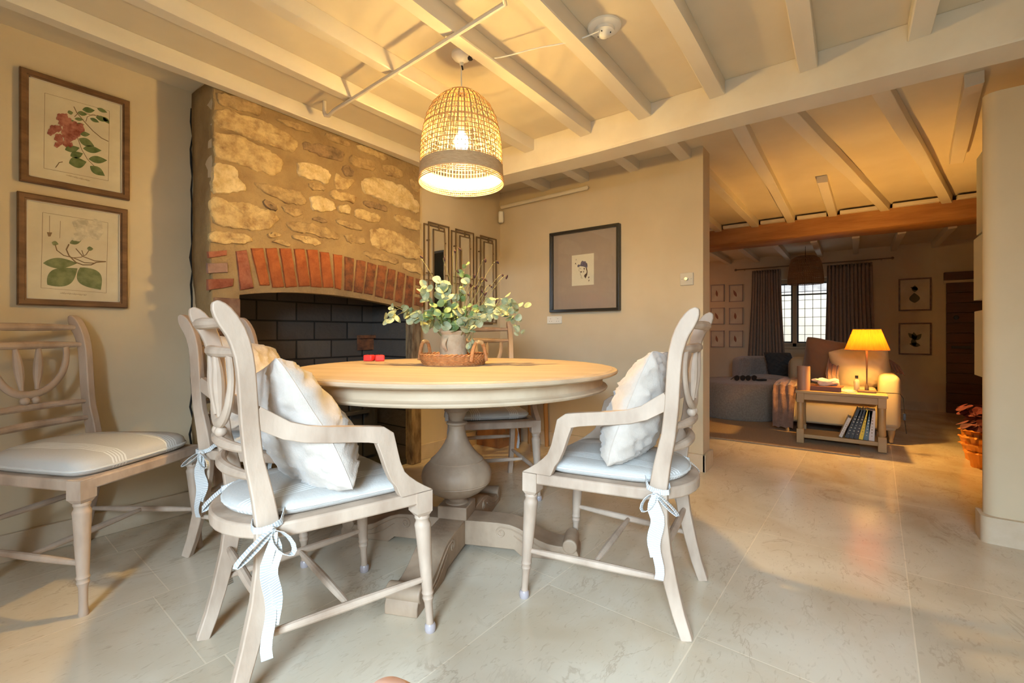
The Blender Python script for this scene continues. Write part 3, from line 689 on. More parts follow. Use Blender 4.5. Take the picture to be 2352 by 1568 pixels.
def tie(parent, s, kind=0, sc=1.0):
    """bow of striped ribbon knotted round the back post on side s"""
    b = MB(); x0, y0, z0 = -.196, s*.212, .432
    o = s
    b.ribbon([(-.150,s*.170,.462),(-.160,s*.196,.458),(-.168,s*.211,.446),(-.190,s*.213,.438),(-.215,s*.2115,.436),(-.229,s*.206,.438),(-.2305,s*.185,.440),(-.222,s*.168,.448),(-.19,s*.166,.458),(-.155,s*.165,.464)], .016, (0,0,1))
    yk = y0+s*.004
    Mk = Matrix.Translation((x0,yk+s*.004,z0)); b.sphere((0,0,0),.012,10,8,(1.1,.8,1.0),M=Mk)
    def loop(dx, dzz, sz):
        pts=[(x0,yk+s*.006,z0)]
        for i in range(1,12):
            a=2*PI*i/12; r=sz*(1-math.cos(a))/2
            pts.append((x0+dx*r*1.0+ .22*sz*math.sin(a)*(-dzz), yk+s*(.008+.012*math.sin(a/2)), z0+dzz*r+.28*sz*math.sin(a)*abs(dx)*.9))
        pts.append((x0,yk+s*.006,z0)); b.ribbon(pts, .022*sc, (.15,s*1,.25))
    loop(-.9,-.62,.075*sc); loop(.62,-.85,.066*sc)
    for dx, L_, ph in ((.010,.20*sc,0),(-.006,.27*sc,1.4)):
        pts=[(x0+dx*min(1,i/3)+.006*math.sin(i*.9+ph), yk+s*(.006+.005*math.sin(i*.7+ph)+(.004 if dx<0 else 0)), z0-L_*i/12) for i in range(13)]
        b.ribbon(pts, [.016+.010*min(1,i/3) for i in range(13)], [(math.cos(.35*math.sin(i*.6+ph)),math.sin(.35*math.sin(i*.6+ph))*s,0) for i in range(13)])
    build('tie_bow', b, M['tie'], parent, sharp=60)
cl = {'front':'striped linen seat cushion on the left foreground armchair','right':'striped linen seat cushion on the armchair right of the table','backleft':'striped linen seat cushion on the armchair near the fireplace','backright':'striped linen seat cushion on the armchair behind the table','side':'plump striped linen seat cushion on the armless chair by the left wall'}
for k in ('front','right','backleft','backright','side'):
    big = k=='side'
    c_ = cushion('seat_cushion', cl[k], .95 if big else .86, .066 if big else .044, .0 if big else -.012)
    for s in (1,-1): 
        if k!='side': tie(c_, s, 0, 1.15 if k=='front' else .95)
    place(c_, *CH[k])
# pillows
def pillow(name, label, size=.42, thick=.17, mat_=None, seed=0, cat='pillow', group=None, wr=1.0):
    def OUT(U,V):
        c=1-.075*(U*V)**4*(1)
        return (size/2*U*(1-.075*(1-V*V))*c, size/2*V*(1-.075*(1-U*U))*c)
    def f(sgn):
        def fn(u,v):
            U=math.sin((2*u-1)*PI/2*.999); V=math.sin((2*v-1)*PI/2*.999)
            x,z=OUT(U,V)
            t=thick/2*(max(0,(1-abs(U)**2.4))*max(0,(1-abs(V)**2.1)))**.55*(1-.22*V)
            e=min(1,t/(thick*.10)); a,b2=(x+z)*.7,(x-z)*.7
            w=(1-abs(noise.noise((a*6+seed,b2*26,sgn*3+seed))))**5*.012-.004
            w+=(1-abs(noise.noise((b2*5+seed,a*22,sgn*5+seed))))**5*.010-.003
            w+=.003*noise.noise((x*26+seed,z*26,5)); w*=wr
            y=sgn*(t+w*e)+.020*noise.noise((x*4+seed,z*4,9))+.012*(V*V-.4)
            return (x,y,z)
        return fn
    b=MB(); b.grid(f(1),48,48); b.grid(f(-1),48,48)
    o=build(name,b,mat_ or M['linen'],sharp=0)
    me=o.data; bm=bmesh.new(); bm.from_mesh(me); bmesh.ops.remove_doubles(bm,verts=bm.verts,dist=4e-4); bmesh.ops.recalc_face_normals(bm,faces=bm.faces); bm.to_mesh(me); bm.free()
    me.polygons.foreach_set('use_smooth',[True]*len(me.polygons))
    b=MB(); P=[]
    for i in range(80):
        q=i/80*4; sd=int(q); r=2*(q-sd)-1
        U,V=[(r,-1),(1,r),(-r,1),(-1,-r)][sd]
        x,z=OUT(U*.999,V*.999); P.append((x,.020*noise.noise((x*4+seed,z*4,9))+.012*(V*V-.4),z))
    b.tube(P,.0022,5,closed=True); build('seam',b,mat_ or M['linen'],o)
    return tag(o,label,cat,group)
def put_local(o, key, x, y, z, lean, roll=0, yaw=0):
    l,zz,th = CH[key]; X,Y = W(l,zz); a=math.radians(th); A_=ANG(math.cos(a),math.sin(a))
    Mt = Matrix.Translation((X,Y,0)) @ Matrix.Rotation(A_,4,'Z') @ Matrix.Translation((x,y,z)) @ Matrix.Rotation(PI/2+yaw,4,'Z') @ Matrix.Rotation(lean,4,'X') @ Matrix.Rotation(roll,4,'Y')
    o.matrix_world = Mt
g='linen scatter pillows on the dining chairs'
p=pillow('linen_pillow','pale linen pillow leaning in the left foreground armchair',.43,.18,seed=1,group=g); put_local(p,'front',-.065,-.015,.640,math.radians(-26),math.radians(12))
p=pillow('linen_pillow','pale linen pillow leaning in the armchair right of the table',.42,.17,seed=5,group=g); put_local(p,'right',-.100,.015,.668,math.radians(-19),math.radians(-4))
p=pillow('linen_pillow','pinkish linen pillow in the armchair nearest the fireplace',.42,.17,M['linen'],seed=9,group=g); put_local(p,'backleft',-.105,.0,.690,math.radians(-14),math.radians(10))
# ------------------------------------------------------------------ pendant lamp
LP = W(-.225,2.03)
pend = thing('pendant_lamp','woven bamboo bell pendant lamp glowing above the dining table','lamp',(LP[0],LP[1],0))
SP=[(.060,1.985),(.089,1.966),(.112,1.946),(.134,1.920),(.153,1.880),(.165,1.835),(.174,1.788),(.178,1.74),(.180,1.695),(.182,1.65),(.184,1.615)]
def spr(h):
    for i in range(len(SP)-1):
        if SP[i][1]>=h>=SP[i+1][1]:
            t=(SP[i][1]-h)/(SP[i][1]-SP[i+1][1]); return SP[i][0]+(SP[i+1][0]-SP[i][0])*t
    return SP[-1][0] if h<1.7 else SP[0][0]
b=MB(); ns=76
for j in range(ns):
    a=2*PI*j/ns+.008*random.random(); top=SP if j%2==0 else SP[3:]
    b.tube([(r*math.cos(a),r*math.sin(a),h) for r,h in top],[(.0008,.0030 if r>0 and h>1.83 else .0019) for r,h in top] if j%2==0 else [(.0008,.0012)]*len(top),4,up=(math.cos(a),math.sin(a),0),rect=True)
hs=[1.965,1.945,1.923,1.900,1.877,1.853,1.829,1.824,1.804,1.785,1.766,1.747,1.728,1.709,1.690,1.671]
for h in hs:
    r=spr(h)+.0012; b.tube([(r*math.cos(2*PI*j/64),r*math.sin(2*PI*j/64),h) for j in range(64)],.0019,4,closed=True)
sh=build('lamp_shade',b,M['weave'],pend,sharp=0)
b=MB(); b.lathe([(.1815,1.668),(.184,1.664),(.187,1.612),(.184,1.608),(.1812,1.612),(.1790,1.664)],64,cap=False); b.f+= [((5)*64+j,(5)*64+(j+1)%64,(j+1)%64,j) for j in range(64)]; b.m+=[0]*64
build('shade_band',b,mat('wrapped_bamboo_band',(.50,.33,.17),.7,(.60,.42,.23),40,stretch=(1,1,6),bump=.6,bscale=60),sh)
b=MB()
for j in range(120):
    a=2*PI*j/120; b.tube([(.183*math.cos(a),.183*math.sin(a),1.612),(.187*math.cos(a+.03),.187*math.sin(a+.03),1.588)],.0013,4)
for h,r in ((1.603,.186),(1.594,.188),(1.586,.188)): b.tube([(r*math.cos(2*PI*j/64),r*math.sin(2*PI*j/64),h) for j in range(64)],.0022,5,closed=True)
build('shade_rim',b,M['rattanp'],sh,sharp=0)
b=MB(); b.lathe([(.024,1.994),(.066,1.985),(.064,1.981),(.024,1.989)],40,cap=False); b.tube([(.03,0,1.989),(-.03,0,1.989)],.003,6); b.tube([(0,.03,1.989),(0,-.03,1.989)],.003,6); build('shade_crown',b,M['weave'],sh)
BULB=emis('bulb_glow',(1,.66,.225),2050)
b=MB(); b.sphere((0,0,1.762),.030,20,14,(1,1,1.1)); bulb=build('bulb',b,BULB,pend,sharp=0)
b=MB(); b.lathe([(.0318,1.768),(.0325,1.768),(.031,1.785),(.024,1.800),(.019,1.808),(.015,1.806),(.0225,1.797),(.0305,1.783)],24,cap=False); build('bulb_cap',b,emis('uplight_shield_dim_glow',(1,.66,.225),300),bulb)  # added collar with dim glow, cuts the bulb's upward light on the ceiling
b=MB(); b.lathe([(.001,1.80),(.015,1.80),(.019,1.81),(.019,1.85),(.012,1.87),(.004,1.88),(.001,1.88)],20); build('lamp_holder',b,M['white'],pend)
b=MB(); b.tube([(0,0,1.87),(.002,0,1.98),(-.002,0,2.06),(0,0,2.12)],.0028,8); build('cord',b,M['white'],pend)
b=MB(); b.lathe([(.045,CE-.0005),(.045,2.155),(.036,2.143),(.018,2.132),(.010,2.125),(.008,2.112),(.001,2.112)][::-1],28); build('ceiling_rose',b,M['white'],pend)
b=MB(); b.tube([(0,0,2.118),(.003,-.003,2.095)],.0045,8); build('strain_relief',b,M['dark'],pend)
# other ceiling fittings
sx,sy=W(.374,1.845)
al=thing('smoke_alarm','round white ceiling alarm with a loose cable running from it','alarm',(sx,sy,0))
b=MB(); b.lathe([(.001,2.118),(.012,2.119),(.020,2.124),(.028,2.134),(.040,2.138),(.041,2.150),(.058,2.152),(.066,2.158),(.068,CE-.0005)],32); build('alarm_body',b,M['white'],al)
b=MB(); 
for i in range(4): b.sphere((.026*math.cos(i*1.6),.026*math.sin(i*1.6),2.131),.0028,8,6)
build('vent_hole',b,M['dark'],al)
hx,hy=W(-.175,1.98)
b=MB(); pts=[]
for i in range(17):
    u=i/16; l=-.175+(.374-.03+.175)*u; z=1.98+(1.80-1.98)*u; x,y=W(l,z+.012*math.sin(u*9)); pts.append((x,y,2.118-.026*math.sin(PI*u)))
b.tube(pts,.0028,7); tag(build('alarm_cable',b,M['white']),'thin white cable slung under the ceiling to the round alarm','cable')
hx,hy=W(-.182,1.985); b=MB(); b.lathe([(.001,2.112),(.010,2.113),(.012,2.12),(.006,2.13),(.006,CE-.0005)],12,(hx,hy,0)); tag(build('ceiling_hook',b,M['iron']),'small dark hook in the ceiling beside the pendant rose','hook')
a0=W(-.0246,1.606); a1=W(-1.006,2.439)
b=MB(); e=W(-.02,1.52); pts=[(a1[0],a1[1]+.0,CE-.002),(a1[0],a1[1],2.10),(a1[0]+.001,a1[1]-.004,2.088),(a1[0]+.012,a1[1]-.02,2.083)]
for i in range(1,12):
    u=i/12; pts.append((a1[0]+(a0[0]-a1[0])*u,a1[1]+(a0[1]-a1[1])*u+.012*math.sin(u*PI),2.083-.003*math.sin(u*PI)))
pts+=[(a0[0],a0[1],2.083),(a0[0]-.06,a0[1]-.03,2.088),(a0[0]-.25,a0[1]-.05,2.088)]
b.tube(pts,.0095,10); tag(build('ceiling_pipe',b,M['joist']),'white painted pipe running under the ceiling joists across the room','pipe')
p0=PX(1152,476,XB-.03); p1=PX(1347,431,XB-.03)
b=MB(); b.tube([p0,p1],.016,10); b.sphere(p1,.0165,10,8); tag(build('wall_pipe',b,M['joist']),'white pipe along the top of the back wall','pipe')
# ------------------------------------------------------------------ tray, pot, bouquet
tx,ty=W(-.268,2.09); ta=ANG(1,0)
tr_=thing('rattan_tray','round orange woven rattan tray with two looped handles on the table','tray',(tx,ty,TH+.0005),ta)
b=MB(); R0=.150
b.lathe([(.001,.0),(.138,0),(.138,.005),(.001,.006)],48)
for k in range(7):
    h=.004+k*.0062; r=.137+.013*math.sin(min(1,k/5)*PI/2)
    b.tube([((r+.0012*(1 if (j+k)%2 else -1))*math.cos(2*PI*j/96),(r+.0012*(1 if (j+k)%2 else -1))*math.sin(2*PI*j/96),h) for j in range(96)],.0036,5,closed=True)
build('tray_body',b,M['rattan'],tr_,sharp=0)
b=MB()
for ph in (0,PI): b.tube([((.151+.0035*math.cos(22*2*PI*j/240+ph))*math.cos(2*PI*j/240),(.151+.0035*math.cos(22*2*PI*j/240+ph))*math.sin(2*PI*j/240),.047+.0035*math.sin(22*2*PI*j/240+ph)) for j in range(240)],.0034,5,closed=True)
build('braided_rim',b,M['rattan'],tr_,sharp=0)
for s,a in ((1,-.62),(-1,PI-.35)):
    b=MB(); cxx,cyy=.150*math.cos(a),.150*math.sin(a); tx_,ty_=-math.sin(a),math.cos(a); pts=[]
    for i in range(15):
        u=-1+2*i/14; pts.append((cxx+tx_*.052*u*(1 if abs(u)<.99 else 1),cyy+ty_*.052*u,.02+.085*(1-abs(u)**3.2)))
    b.tube(pts,.0080,8); h=build('handle',b,M['rattan'],tr_)
    b=MB(); b.tube(pts[4:11],.0093,8); build('handle_wrap',b,M['rattanp'],h)
pz=TH+.0075
pot=thing('stoneware_pot','weathered grey brown stoneware pot standing in the tray','pot',(tx,ty,pz),ta)
b=MB(); b.lathe([(.001,0),(.055,0),(.060,.006),(.063,.04),(.062,.09),(.057,.118),(.054,.130),(.059,.137),(.062,.143),(.060,.148),(.052,.147),(.050,.12),(.052,.03),(.001,.02)],48); build('pot_body',b,M['stonepot'],pot)
for s,a in ((1,-PI/2-.45),(-1,PI/2-.4)):
    b=MB(); ca,sa=math.cos(a),math.sin(a); b.tube([( (.058+.022*math.sin(PI*i/10))*ca,(.058+.022*math.sin(PI*i/10))*sa,.118-.062*i/10) for i in range(11)],[(.006,.010)]*11,8); build('ear_handle',b,M['stonepot'],pot)
bq=thing('eucalyptus_bouquet','sprays of grey green eucalyptus and dark burnet heads in the stoneware pot','bouquet',(tx,ty,pz),ta)
def P3(px,py,dz=0):    # position relative to the pot for a point of the spray at depth z+dz
    z=2.09+dz; return ((px-CX)/F*z+.268, dz, HC+z*(HY-py)/F-pz)
sb=MB(); lb=MB(); lb2=MB(); rb=MB()
def leaf(b,c,r,nrm,up):
    n=Vector(nrm).normalized(); u=Vector(up); u=(u-n*u.dot(n)); u.normalize(); v=n.cross(u); vs=[]
    N_=12; cupd=r*.28*random.choice((-1,1))
    vs.append(Vector(c)+n*cupd*-.3)
    for i in range(N_):
        a=2*PI*i/N_; rr=r*(1+.06*math.sin(3*a)); x=math.cos(a)*rr; y=math.sin(a)*rr*.88; q=(x/r)
        vs.append(Vector(c)+u*(x+r*.2)+v*y+n*(cupd*(y/r)**2*.8+.05*r*math.sin(a*2)))
    bb=b.add(vs,[(0,1+i,1+(i+1)%N_) for i in range(N_)])
def spray(pts, nl, rl, b, spread=.030, droop=0):
    P=[Vector(P3(*p)) for p in pts]; Q=[]
    for i in range(len(P)-1):
        for k in range(6): Q.append(P[i].lerp(P[i+1],k/6))
    Q.append(P[-1])
    for _ in range(3): Q=[Q[0]]+[(Q[i-1]+Q[i]*2+Q[i+1])/4 for i in range(1,len(Q)-1)]+[Q[-1]]
    sb.tube(Q,[.0022-.0014*i/len(Q) for i in range(len(Q))],5)
    for i in range(nl):
        u=.28+.72*i/(nl-1); q=Q[min(len(Q)-1,int(u*(len(Q)-1)))]; r=rl*(1.1-.35*u)*random.uniform(.8,1.15)
        for s in (1,-1):
            d=Vector((random.uniform(-1,1),random.uniform(-1,1),random.uniform(-.7,.9)-droop)).normalized()
            c=q+d*spread*random.uniform(.5,1)
            sb.tube([q,c],.0008,4)
            leaf(b,c,r,(random.uniform(-.8,.8),random.uniform(-1,-.1),random.uniform(-.5,1)),d)
O=(1043,765)
spray([(1040,800),(1000,752,-.02),(960,728,-.03),(925,715,-.02),(893,738,0)],13,.0235,lb,.028)
spray([(1040,800),(985,740,.02),(945,722,.03),(905,702,.05)],8,.021,lb,.026)
spray([(1043,800),(1030,720,0),(1018,670,.02),(1012,648,.02)],10,.030,lb,.030)
spray([(1043,800),(1010,730,-.05),(985,690,-.05),(975,655,-.04)],8,.027,lb,.028)
spray([(1043,800),(1050,720,.02),(1062,660,.02),(1068,608,.02)],10,.020,lb2,.024)
spray([(1043,800),(1055,730,-.04),(1045,690,-.05),(1062,642,-.04)],7,.024,lb,.026)
spray([(1045,800),(1085,735,-.03),(1125,705,-.03),(1165,700,-.02),(1205,706,0)],15,.0255,lb,.030)
spray([(1045,800),(1090,725,.03),(1130,700,.04),(1160,690,.04)],9,.025,lb,.030)
spray([(1045,800),(1120,720,-.05),(1165,715,-.05),(1185,735,-.05),(1192,768,-.05)],11,.019,lb,.020,.3)
spray([(1045,800),(1070,745,-.07),(1090,752,-.085),(1082,785,-.09),(1079,800,-.09)],6,.019,lb,.016)
spray([(1043,800),(1005,735,-.06),(990,715,-.07),(1010,700,-.06)],8,.024,lb2,.03)
spray([(1043,800),(1070,735,-.06),(1098,725,-.07),(1110,735,-.07)],8,.024,lb,.026)
spray([(1043,800),(1030,745,-.05),(1022,725,-.05),(1030,705,-.05)],8,.026,lb2,.03)
spray([(1043,800),(1060,745,-.02),(1075,720,-.02),(1090,700,-.02)],7,.022,lb2,.03)
for (px,py) in [(1045,577),(1056,572),(1051,623),(1115,598),(1143,602),(1155,633),(1164,636),(1090,634),(1110,640),(1116,643),(1127,657),(1093,660),(1108,670),(1115,675),(1076,677),(1134,686),(1140,692),(1081,655),(968,590),(1021,595)]:
    dz=random.uniform(-.03,.08); E=Vector(P3(px,py,dz)); B0=Vector(P3(1045,780,0)); mid=B0.lerp(E,.55)+Vector((random.uniform(-.02,.02),0,.03))
    mid2=E+Vector((-.012,0,.012))
    Q=[B0,mid,mid2,E]; R_=[]
    for i in range(3):
        for k in range(4): R_.append(Q[i].lerp(Q[i+1],k/4))
    for _ in range(3): R_=[R_[0]]+[(R_[i-1]+R_[i]*2+R_[i+1])/4 for i in range(1,len(R_)-1)]+[R_[-1]]
    sb.tube(R_+[E],.0010,4)
    Mx=Matrix.Translation(E)@Matrix.Rotation(random.uniform(-.9,.9),4,'Y'); rb.sphere((0,0,0),.0058,8,6,(.8,.8,random.uniform(1.2,2.0)),M=Mx)
build('stems',sb,M['stem'],bq,sharp=0); build('foliage',lb,M['euc'],bq,sharp=0,recalc=False); build('green_foliage',lb2,M['euc2'],bq,sharp=0,recalc=False); build('seed_heads',rb,M['burnet'],bq,sharp=0)
# two red candles at the far edge of the table
for i,(px,lab) in enumerate(((848,'square red wax candle at the far left table edge, the left one of two'),(872,'square red wax candle at the far left table edge, the right one of two'))):
    z=2.345; x,y=W((px-CX)/F*z,z)
    b=MB(); b.box((0,0,.016),(.046,.046,.032)); o=build('red_candle',b,M['red'],None,bevel=.006); o.location=(x,y,TH+.0003); o.rotation_euler=(0,0,.5+i*.5); tag(o,lab,'candle','red candles on the table')
    b=MB(); b.tube([(0,0,.031),(.001,0,.038)],.0012,5); build('wick',b,M['dark'],o)
# ------------------------------------------------------------------ framed prints on the left wall
def frame_on_Y(name,label,cat,c4,Y,fw,depth,fm,group=None,slip=True):
    P=[PY(*q,Y) for q in c4]; x0=(P[0][0]+P[3][0])/2; x1=(P[1][0]+P[2][0])/2; z1=(P[0][2]+P[1][2])/2; z0=(P[2][2]+P[3][2])/2
    t=thing(name,label,cat,((x0+x1)/2,Y+depth,(z0+z1)/2),0,group); w,h=(x1-x0)/2,(z1-z0)/2
    b=MB()
    prof=[(0,0),(0,-depth*.8),(fw*.18,-depth),(fw*.75,-depth*.92),(fw*.8,-depth*.7),(fw,-depth*.65),(fw,0)]
    cs=[(-w,-h,1,1),(w,-h,-1,1),(w,h,-1,-1),(-w,h,1,-1)]; vs=[(cx+sx*i,d,cz+sz*i) for cx,cz,sx,sz in cs for i,d in prof]; k=len(prof)
    b.add(vs,[(a*k+i,((a+1)%4)*k+i,((a+1)%4)*k+(i+1)%k,a*k+(i+1)%k) for a in range(4) for i in range(k)])
    build('frame',b,fm,t,sharp=30)
    if slip:
        b=MB(); i=fw; e=.004
        for (a,c,d,f) in ((-w+i,w-i,-h+i,-h+i+e),(-w+i,w-i,h-i-e,h-i),(-w+i,-w+i+e,-h+i,h-i),(w-i-e,w-i,-h+i,h-i)): b.bb(a,c,-depth*.6,-depth*.5,d,f)
        build('slip',b,M['gilt'],t,sharp=0)
    return t,(w,h)
def loc_pts(t,pts,Y):      # photo pixels -> coordinates local to a thing on the plane Y
    out=[]
    for q in pts:
        p=PY(*q,Y); out.append((p[0]-t.location[0],p[2]-t.location[2]))
    return out
def flat(b,P,d,th=.0006):
    b.prism(P,lambda p:(p[0],d,p[1]),lambda p:(p[0],d-th,p[1]))
def strip(b,P,w,d):
    b.tube([(x,d,z) for x,z in P],[(w/2,.0004)]*len(P) if False else w/2,5)
def leafpoly(a,c,wd,tip=.5):
    ax,az=a; cx,cz=c; dx,dz=cx-ax,cz-az; L=math.hypot(dx,dz); nx,nz=-dz/L,dx/L; P=[]
    for i in range(17):
        u=i/16; P.append((ax+dx*u+nx*wd*L*math.sin(PI*u**.85)*.5,az+dz*u+nz*wd*L*math.sin(PI*u**.85)*.5))
    for i in range(15,0,-1):
        u=i/16; P.append((ax+dx*u-nx*wd*L*math.sin(PI*u**.85)*.5,az+dz*u-nz*wd*L*math.sin(PI*u**.85)*.5))
    return P
def ZA(x,y): return (x/3.095,y/3.095)          # zoom of the upper left corner
def ZB(x,y): return (x/2.5286,100+y/2.5286)
yf=YL-.025
t,(w,h)=frame_on_Y('botanical_print','framed botanical print of pink roses, upper of the two on the left wall','picture',[(48,152),(301,232),(297,457),(42,415)],yf,.027,.024,M['frame'],'botanical prints on the left wall')
yy=yf+.0; dpt=-.010
b=MB(); b.bb(-w+.018,w-.018,dpt,-.002,-h+.018,h-.018); pap=build('print_paper',b,M['paper'],t,sharp=0)
YPL=t.location[1]+dpt; dd=dpt-.0002
b=MB()
for a_,c_ in (((318,660),(778,790)),((778,790),(770,1285)),((770,1285),(312,1195)),((312,1195),(318,660))): strip(b,loc_pts(t,[ZA(*a_),ZA(*c_)],YPL),.0012,dd)
strip(b,loc_pts(t,[ZA(*q) for q in ((525,758),(545,800),(600,865),(660,930),(720,980),(770,1005))],YPL),.0035,dd)
strip(b,loc_pts(t,[ZA(*q) for q in ((550,975),(580,1060),(620,1130),(670,1180),(700,1220))],YPL),.0025,dd)
strip(b,loc_pts(t,[ZA(*q) for q in ((530,830),(560,800),(600,800),(650,820),(700,820))],YPL),.0025,dd)
strip(b,loc_pts(t,[ZA(*q) for q in ((610,865),(620,830),(660,812),(730,835))],YPL),.0022,dd)
strip(b,loc_pts(t,[ZA(*q) for q in ((395,1190),(410,1170),(420,1155),(445,1150))],YPL),.003,dd)
cap=[]
for i in range(60): cap.append(ZA(470+i*2.9,1243+i*.72+7*math.sin(i*1.9)*(1 if (i//7)%2 else .5)))
strip(b,loc_pts(t,cap,YPL),.0010,dd)
build('ink_drawing',b,M['ink'],t,sharp=0)
b=MB()
for a_,c_,wd in (((480,800),(520,800),.9),((585,780),(675,785),.55),((550,800),(620,815),.6),((690,770),(762,800),.5),((530,845),(595,850),.45),((640,840),(705,870),.55),((680,830),(770,860),.55),((735,830),(775,880),.6),((540,880),(600,885),.4),((565,950),(640,955),.6),((560,985),(670,1040),.65),((590,1055),(722,1070),.5),((640,1050),(560,1060),.0001),((462,1065),(565,1050),.55),((500,1110),(590,1090),.6),((490,1160),(615,1150),.75),((630,1130),(762,1140),.5),((640,1180),(745,1250),.62),((500,850),(535,880),.6)):
    flat(b,leafpoly(*loc_pts(t,[ZA(*a_),ZA(*c_)],YPL),wd),dd-.0004)
build('painted_leaves',b,M['leafink'],t,sharp=0)
b=MB()
for cx,cy,r in ((430,835,30),(460,830,24),(480,870,34),(440,870,26),(510,905,46),(560,915,40),(480,930,44),(530,950,40),(490,980,34),(380,920,32),(360,940,24),(415,915,24),(415,980,30),(405,1030,20),(430,1010,22),(470,1020,24),(500,1030,18),(465,960,26)):
    P=loc_pts(t,[ZA(cx+r*(1+.15*math.sin(5*q*PI/8))*math.cos(q*PI/8),cy+r*(1+.15*math.sin(5*q*PI/8))*math.sin(q*PI/8)) for q in range(16)],YPL); flat(b,P,dd-.0008-random.random()*.0008)
build('painted_roses',b,M['rose'],t,sharp=0)
t,(w,h)=frame_on_Y('botanical_print','framed botanical print of a cream trumpet flower, lower of the two on the left wall','picture',[(42,437),(296,482),(292,707),(37,700)],yf,.027,.024,M['frame'],'botanical prints on the left wall')
b=MB(); b.bb(-w+.018,w-.018,dpt,-.002,-h+.018,h-.018); build('print_paper',b,M['paper'],t,sharp=0)
b=MB()
for a_,c_ in (((248,980),(627,1040)),((627,1040),(617,1448)),((617,1448),(238,1418)),((238,1418),(248,980))): strip(b,loc_pts(t,[ZB(*a_),ZB(*c_)],YPL),.0012,dd)
for S_,wd_ in ((((320,1165),(330,1200),(370,1230),(430,1245),(490,1272),(550,1275)),.004),(((400,1165),(385,1195),(400,1230),(440,1270),(480,1285),(530,1285),(560,1270),(615,1266)),.005),(((520,1195),(500,1225),(470,1240),(430,1243)),.003),(((440,1190),(480,1235),(550,1262),(615,1266)),.004),(((475,1200),(485,1230)),.003),(((288,1000),(288,1100)),.0015),(((350,1030),(348,1130)),.0012)):
    strip(b,loc_pts(t,[ZB(*q) for q in S_],YPL),wd_,dd)
cap=[ZB(350+i*2.6,1448+i*.2+6*math.sin(i*1.9)*(1 if (i//6)%2 else .5)) for i in range(60)]; strip(b,loc_pts(t,cap,YPL),.0010,dd)
flat(b,loc_pts(t,[ZB(*q) for q in ((272,1095),(303,1097),(293,1120),(280,1120))],YPL),dd-.0005)
build('ink_drawing',b,M['ink'],t,sharp=0)
b=MB()
for a_,c_,wd in (((250,1275),(450,1275),.42),((275,1400),(450,1305),.62),((465,1300),(585,1430),.72),((300,1155),(340,1165),.9),((505,1190),(542,1192),.9),((405,1160),(475,1140),.5)): flat(b,leafpoly(*loc_pts(t,[ZB(*a_),ZB(*c_)],YPL),wd),dd-.0006)
build('painted_leaves',b,M['leafink2'],t,sharp=0)
b=MB()
for cx,cy,rx,ry in ((520,1085,80,38),(470,1045,48,26),(560,1080,40,60),(480,1110,50,22),(450,1130,35,18)):
    P=loc_pts(t,[ZB(cx+rx*(1+.1*math.sin(6*q*PI/10))*math.cos(q*PI/10),cy+ry*(1+.1*math.sin(6*q*PI/10))*math.sin(q*PI/10)) for q in range(20)],YPL); flat(b,P,dd-.001-random.random()*.001)
build('painted_flower',b,M['cream'],t,sharp=0)
# ------------------------------------------------------------------ back wall: framed card, switches
def frame_on_X(name,label,cat,c4,X,fw,depth,fm,group=None):
    P=[PX(*q,X) for q in c4]; y0=(P[0][1]+P[3][1])/2; y1=(P[1][1]+P[2][1])/2; z1=(P[0][2]+P[1][2])/2; z0=(P[2][2]+P[3][2])/2
    t=thing(name,label,cat,(X+depth,(y0+y1)/2,(z0+z1)/2),0,group); w,h=abs(y1-y0)/2,(z1-z0)/2
    b=MB()
    for (a,c,d,f) in ((-w,w,-h,-h+fw),(-w,w,h-fw,h),(-w,-w+fw,-h+fw,h-fw),(w-fw,w,-h+fw,h-fw)): b.bb(-depth,0,a,c,d,f)
    build('frame',b,fm,t,sharp=0,bevel=.0015); return t,(w,h)
t,(w,h)=frame_on_X('framed_card','large black frame with a small portrait card in a taupe mount on the back wall','picture',[(1261,537),(1421,510),(1421,711),(1262,718)],XB-.045,.020,.044,M['black'])
b=MB(); b.bb(-.008,-.002,-w+.012,w-.012,-h+.012,h-.012); build('mount',b,M['mount'],t,sharp=0)
CARDT=t
def lx(q,X): p=PX(*q,X); return (p[1]-t.location[1],p[2]-t.location[2])
b=MB(); b.bb(-.034,-.033,-w+.012,w-.012,-h+.012,h-.012); build('glazing',b,M['glass'],t,sharp=0)
XC=t.location[0]-.009
c0=lx((1313.5,587),XC); c1=lx((1364,581),XC); c2=lx((1364,653),XC); c3=lx((1313.5,657),XC)
cy0,cy1,cz0,cz1=(c0[0]+c3[0])/2,(c1[0]+c2[0])/2,(c2[1]+c3[1])/2,(c0[1]+c1[1])/2
b=MB(); b.bb(-.0095,-.008,cy0,cy1,cz0,cz1); build('card',b,M['card'],t,sharp=0)
def ZC(x,y): return (1290+x/14.255,560+y/14.255)
def flx(b,P,d,th=.0004): 
    P=[lx(ZC(*q),XC) for q in P]; b.prism(P,lambda p:(-d,p[0],p[1]),lambda p:(-d-th,p[0],p[1]))
b=MB(); flx(b,[(520,700),(560,670),(610,690),(640,590),(680,550),(720,570),(800,570),(790,600),(840,640),(850,720),(835,790),(780,770),(720,740),(600,725),(560,765),(520,750)],.0097); build('cap_drawing',b,mat('blue_black_ink',(.05,.05,.09),.8,(.14,.13,.20),80),t,sharp=0)
b=MB(); flx(b,[(790,780),(830,790),(850,900),(840,1010),(780,1135),(735,1050),(760,1000),(810,960),(825,900),(800,830)],.0097)
flx(b,[(610,905),(650,895),(680,910),(640,945)],.0097); flx(b,[(715,890),(738,885),(730,935),(712,935)],.0097); flx(b,[(595,800),(640,810),(620,825)],.0097)
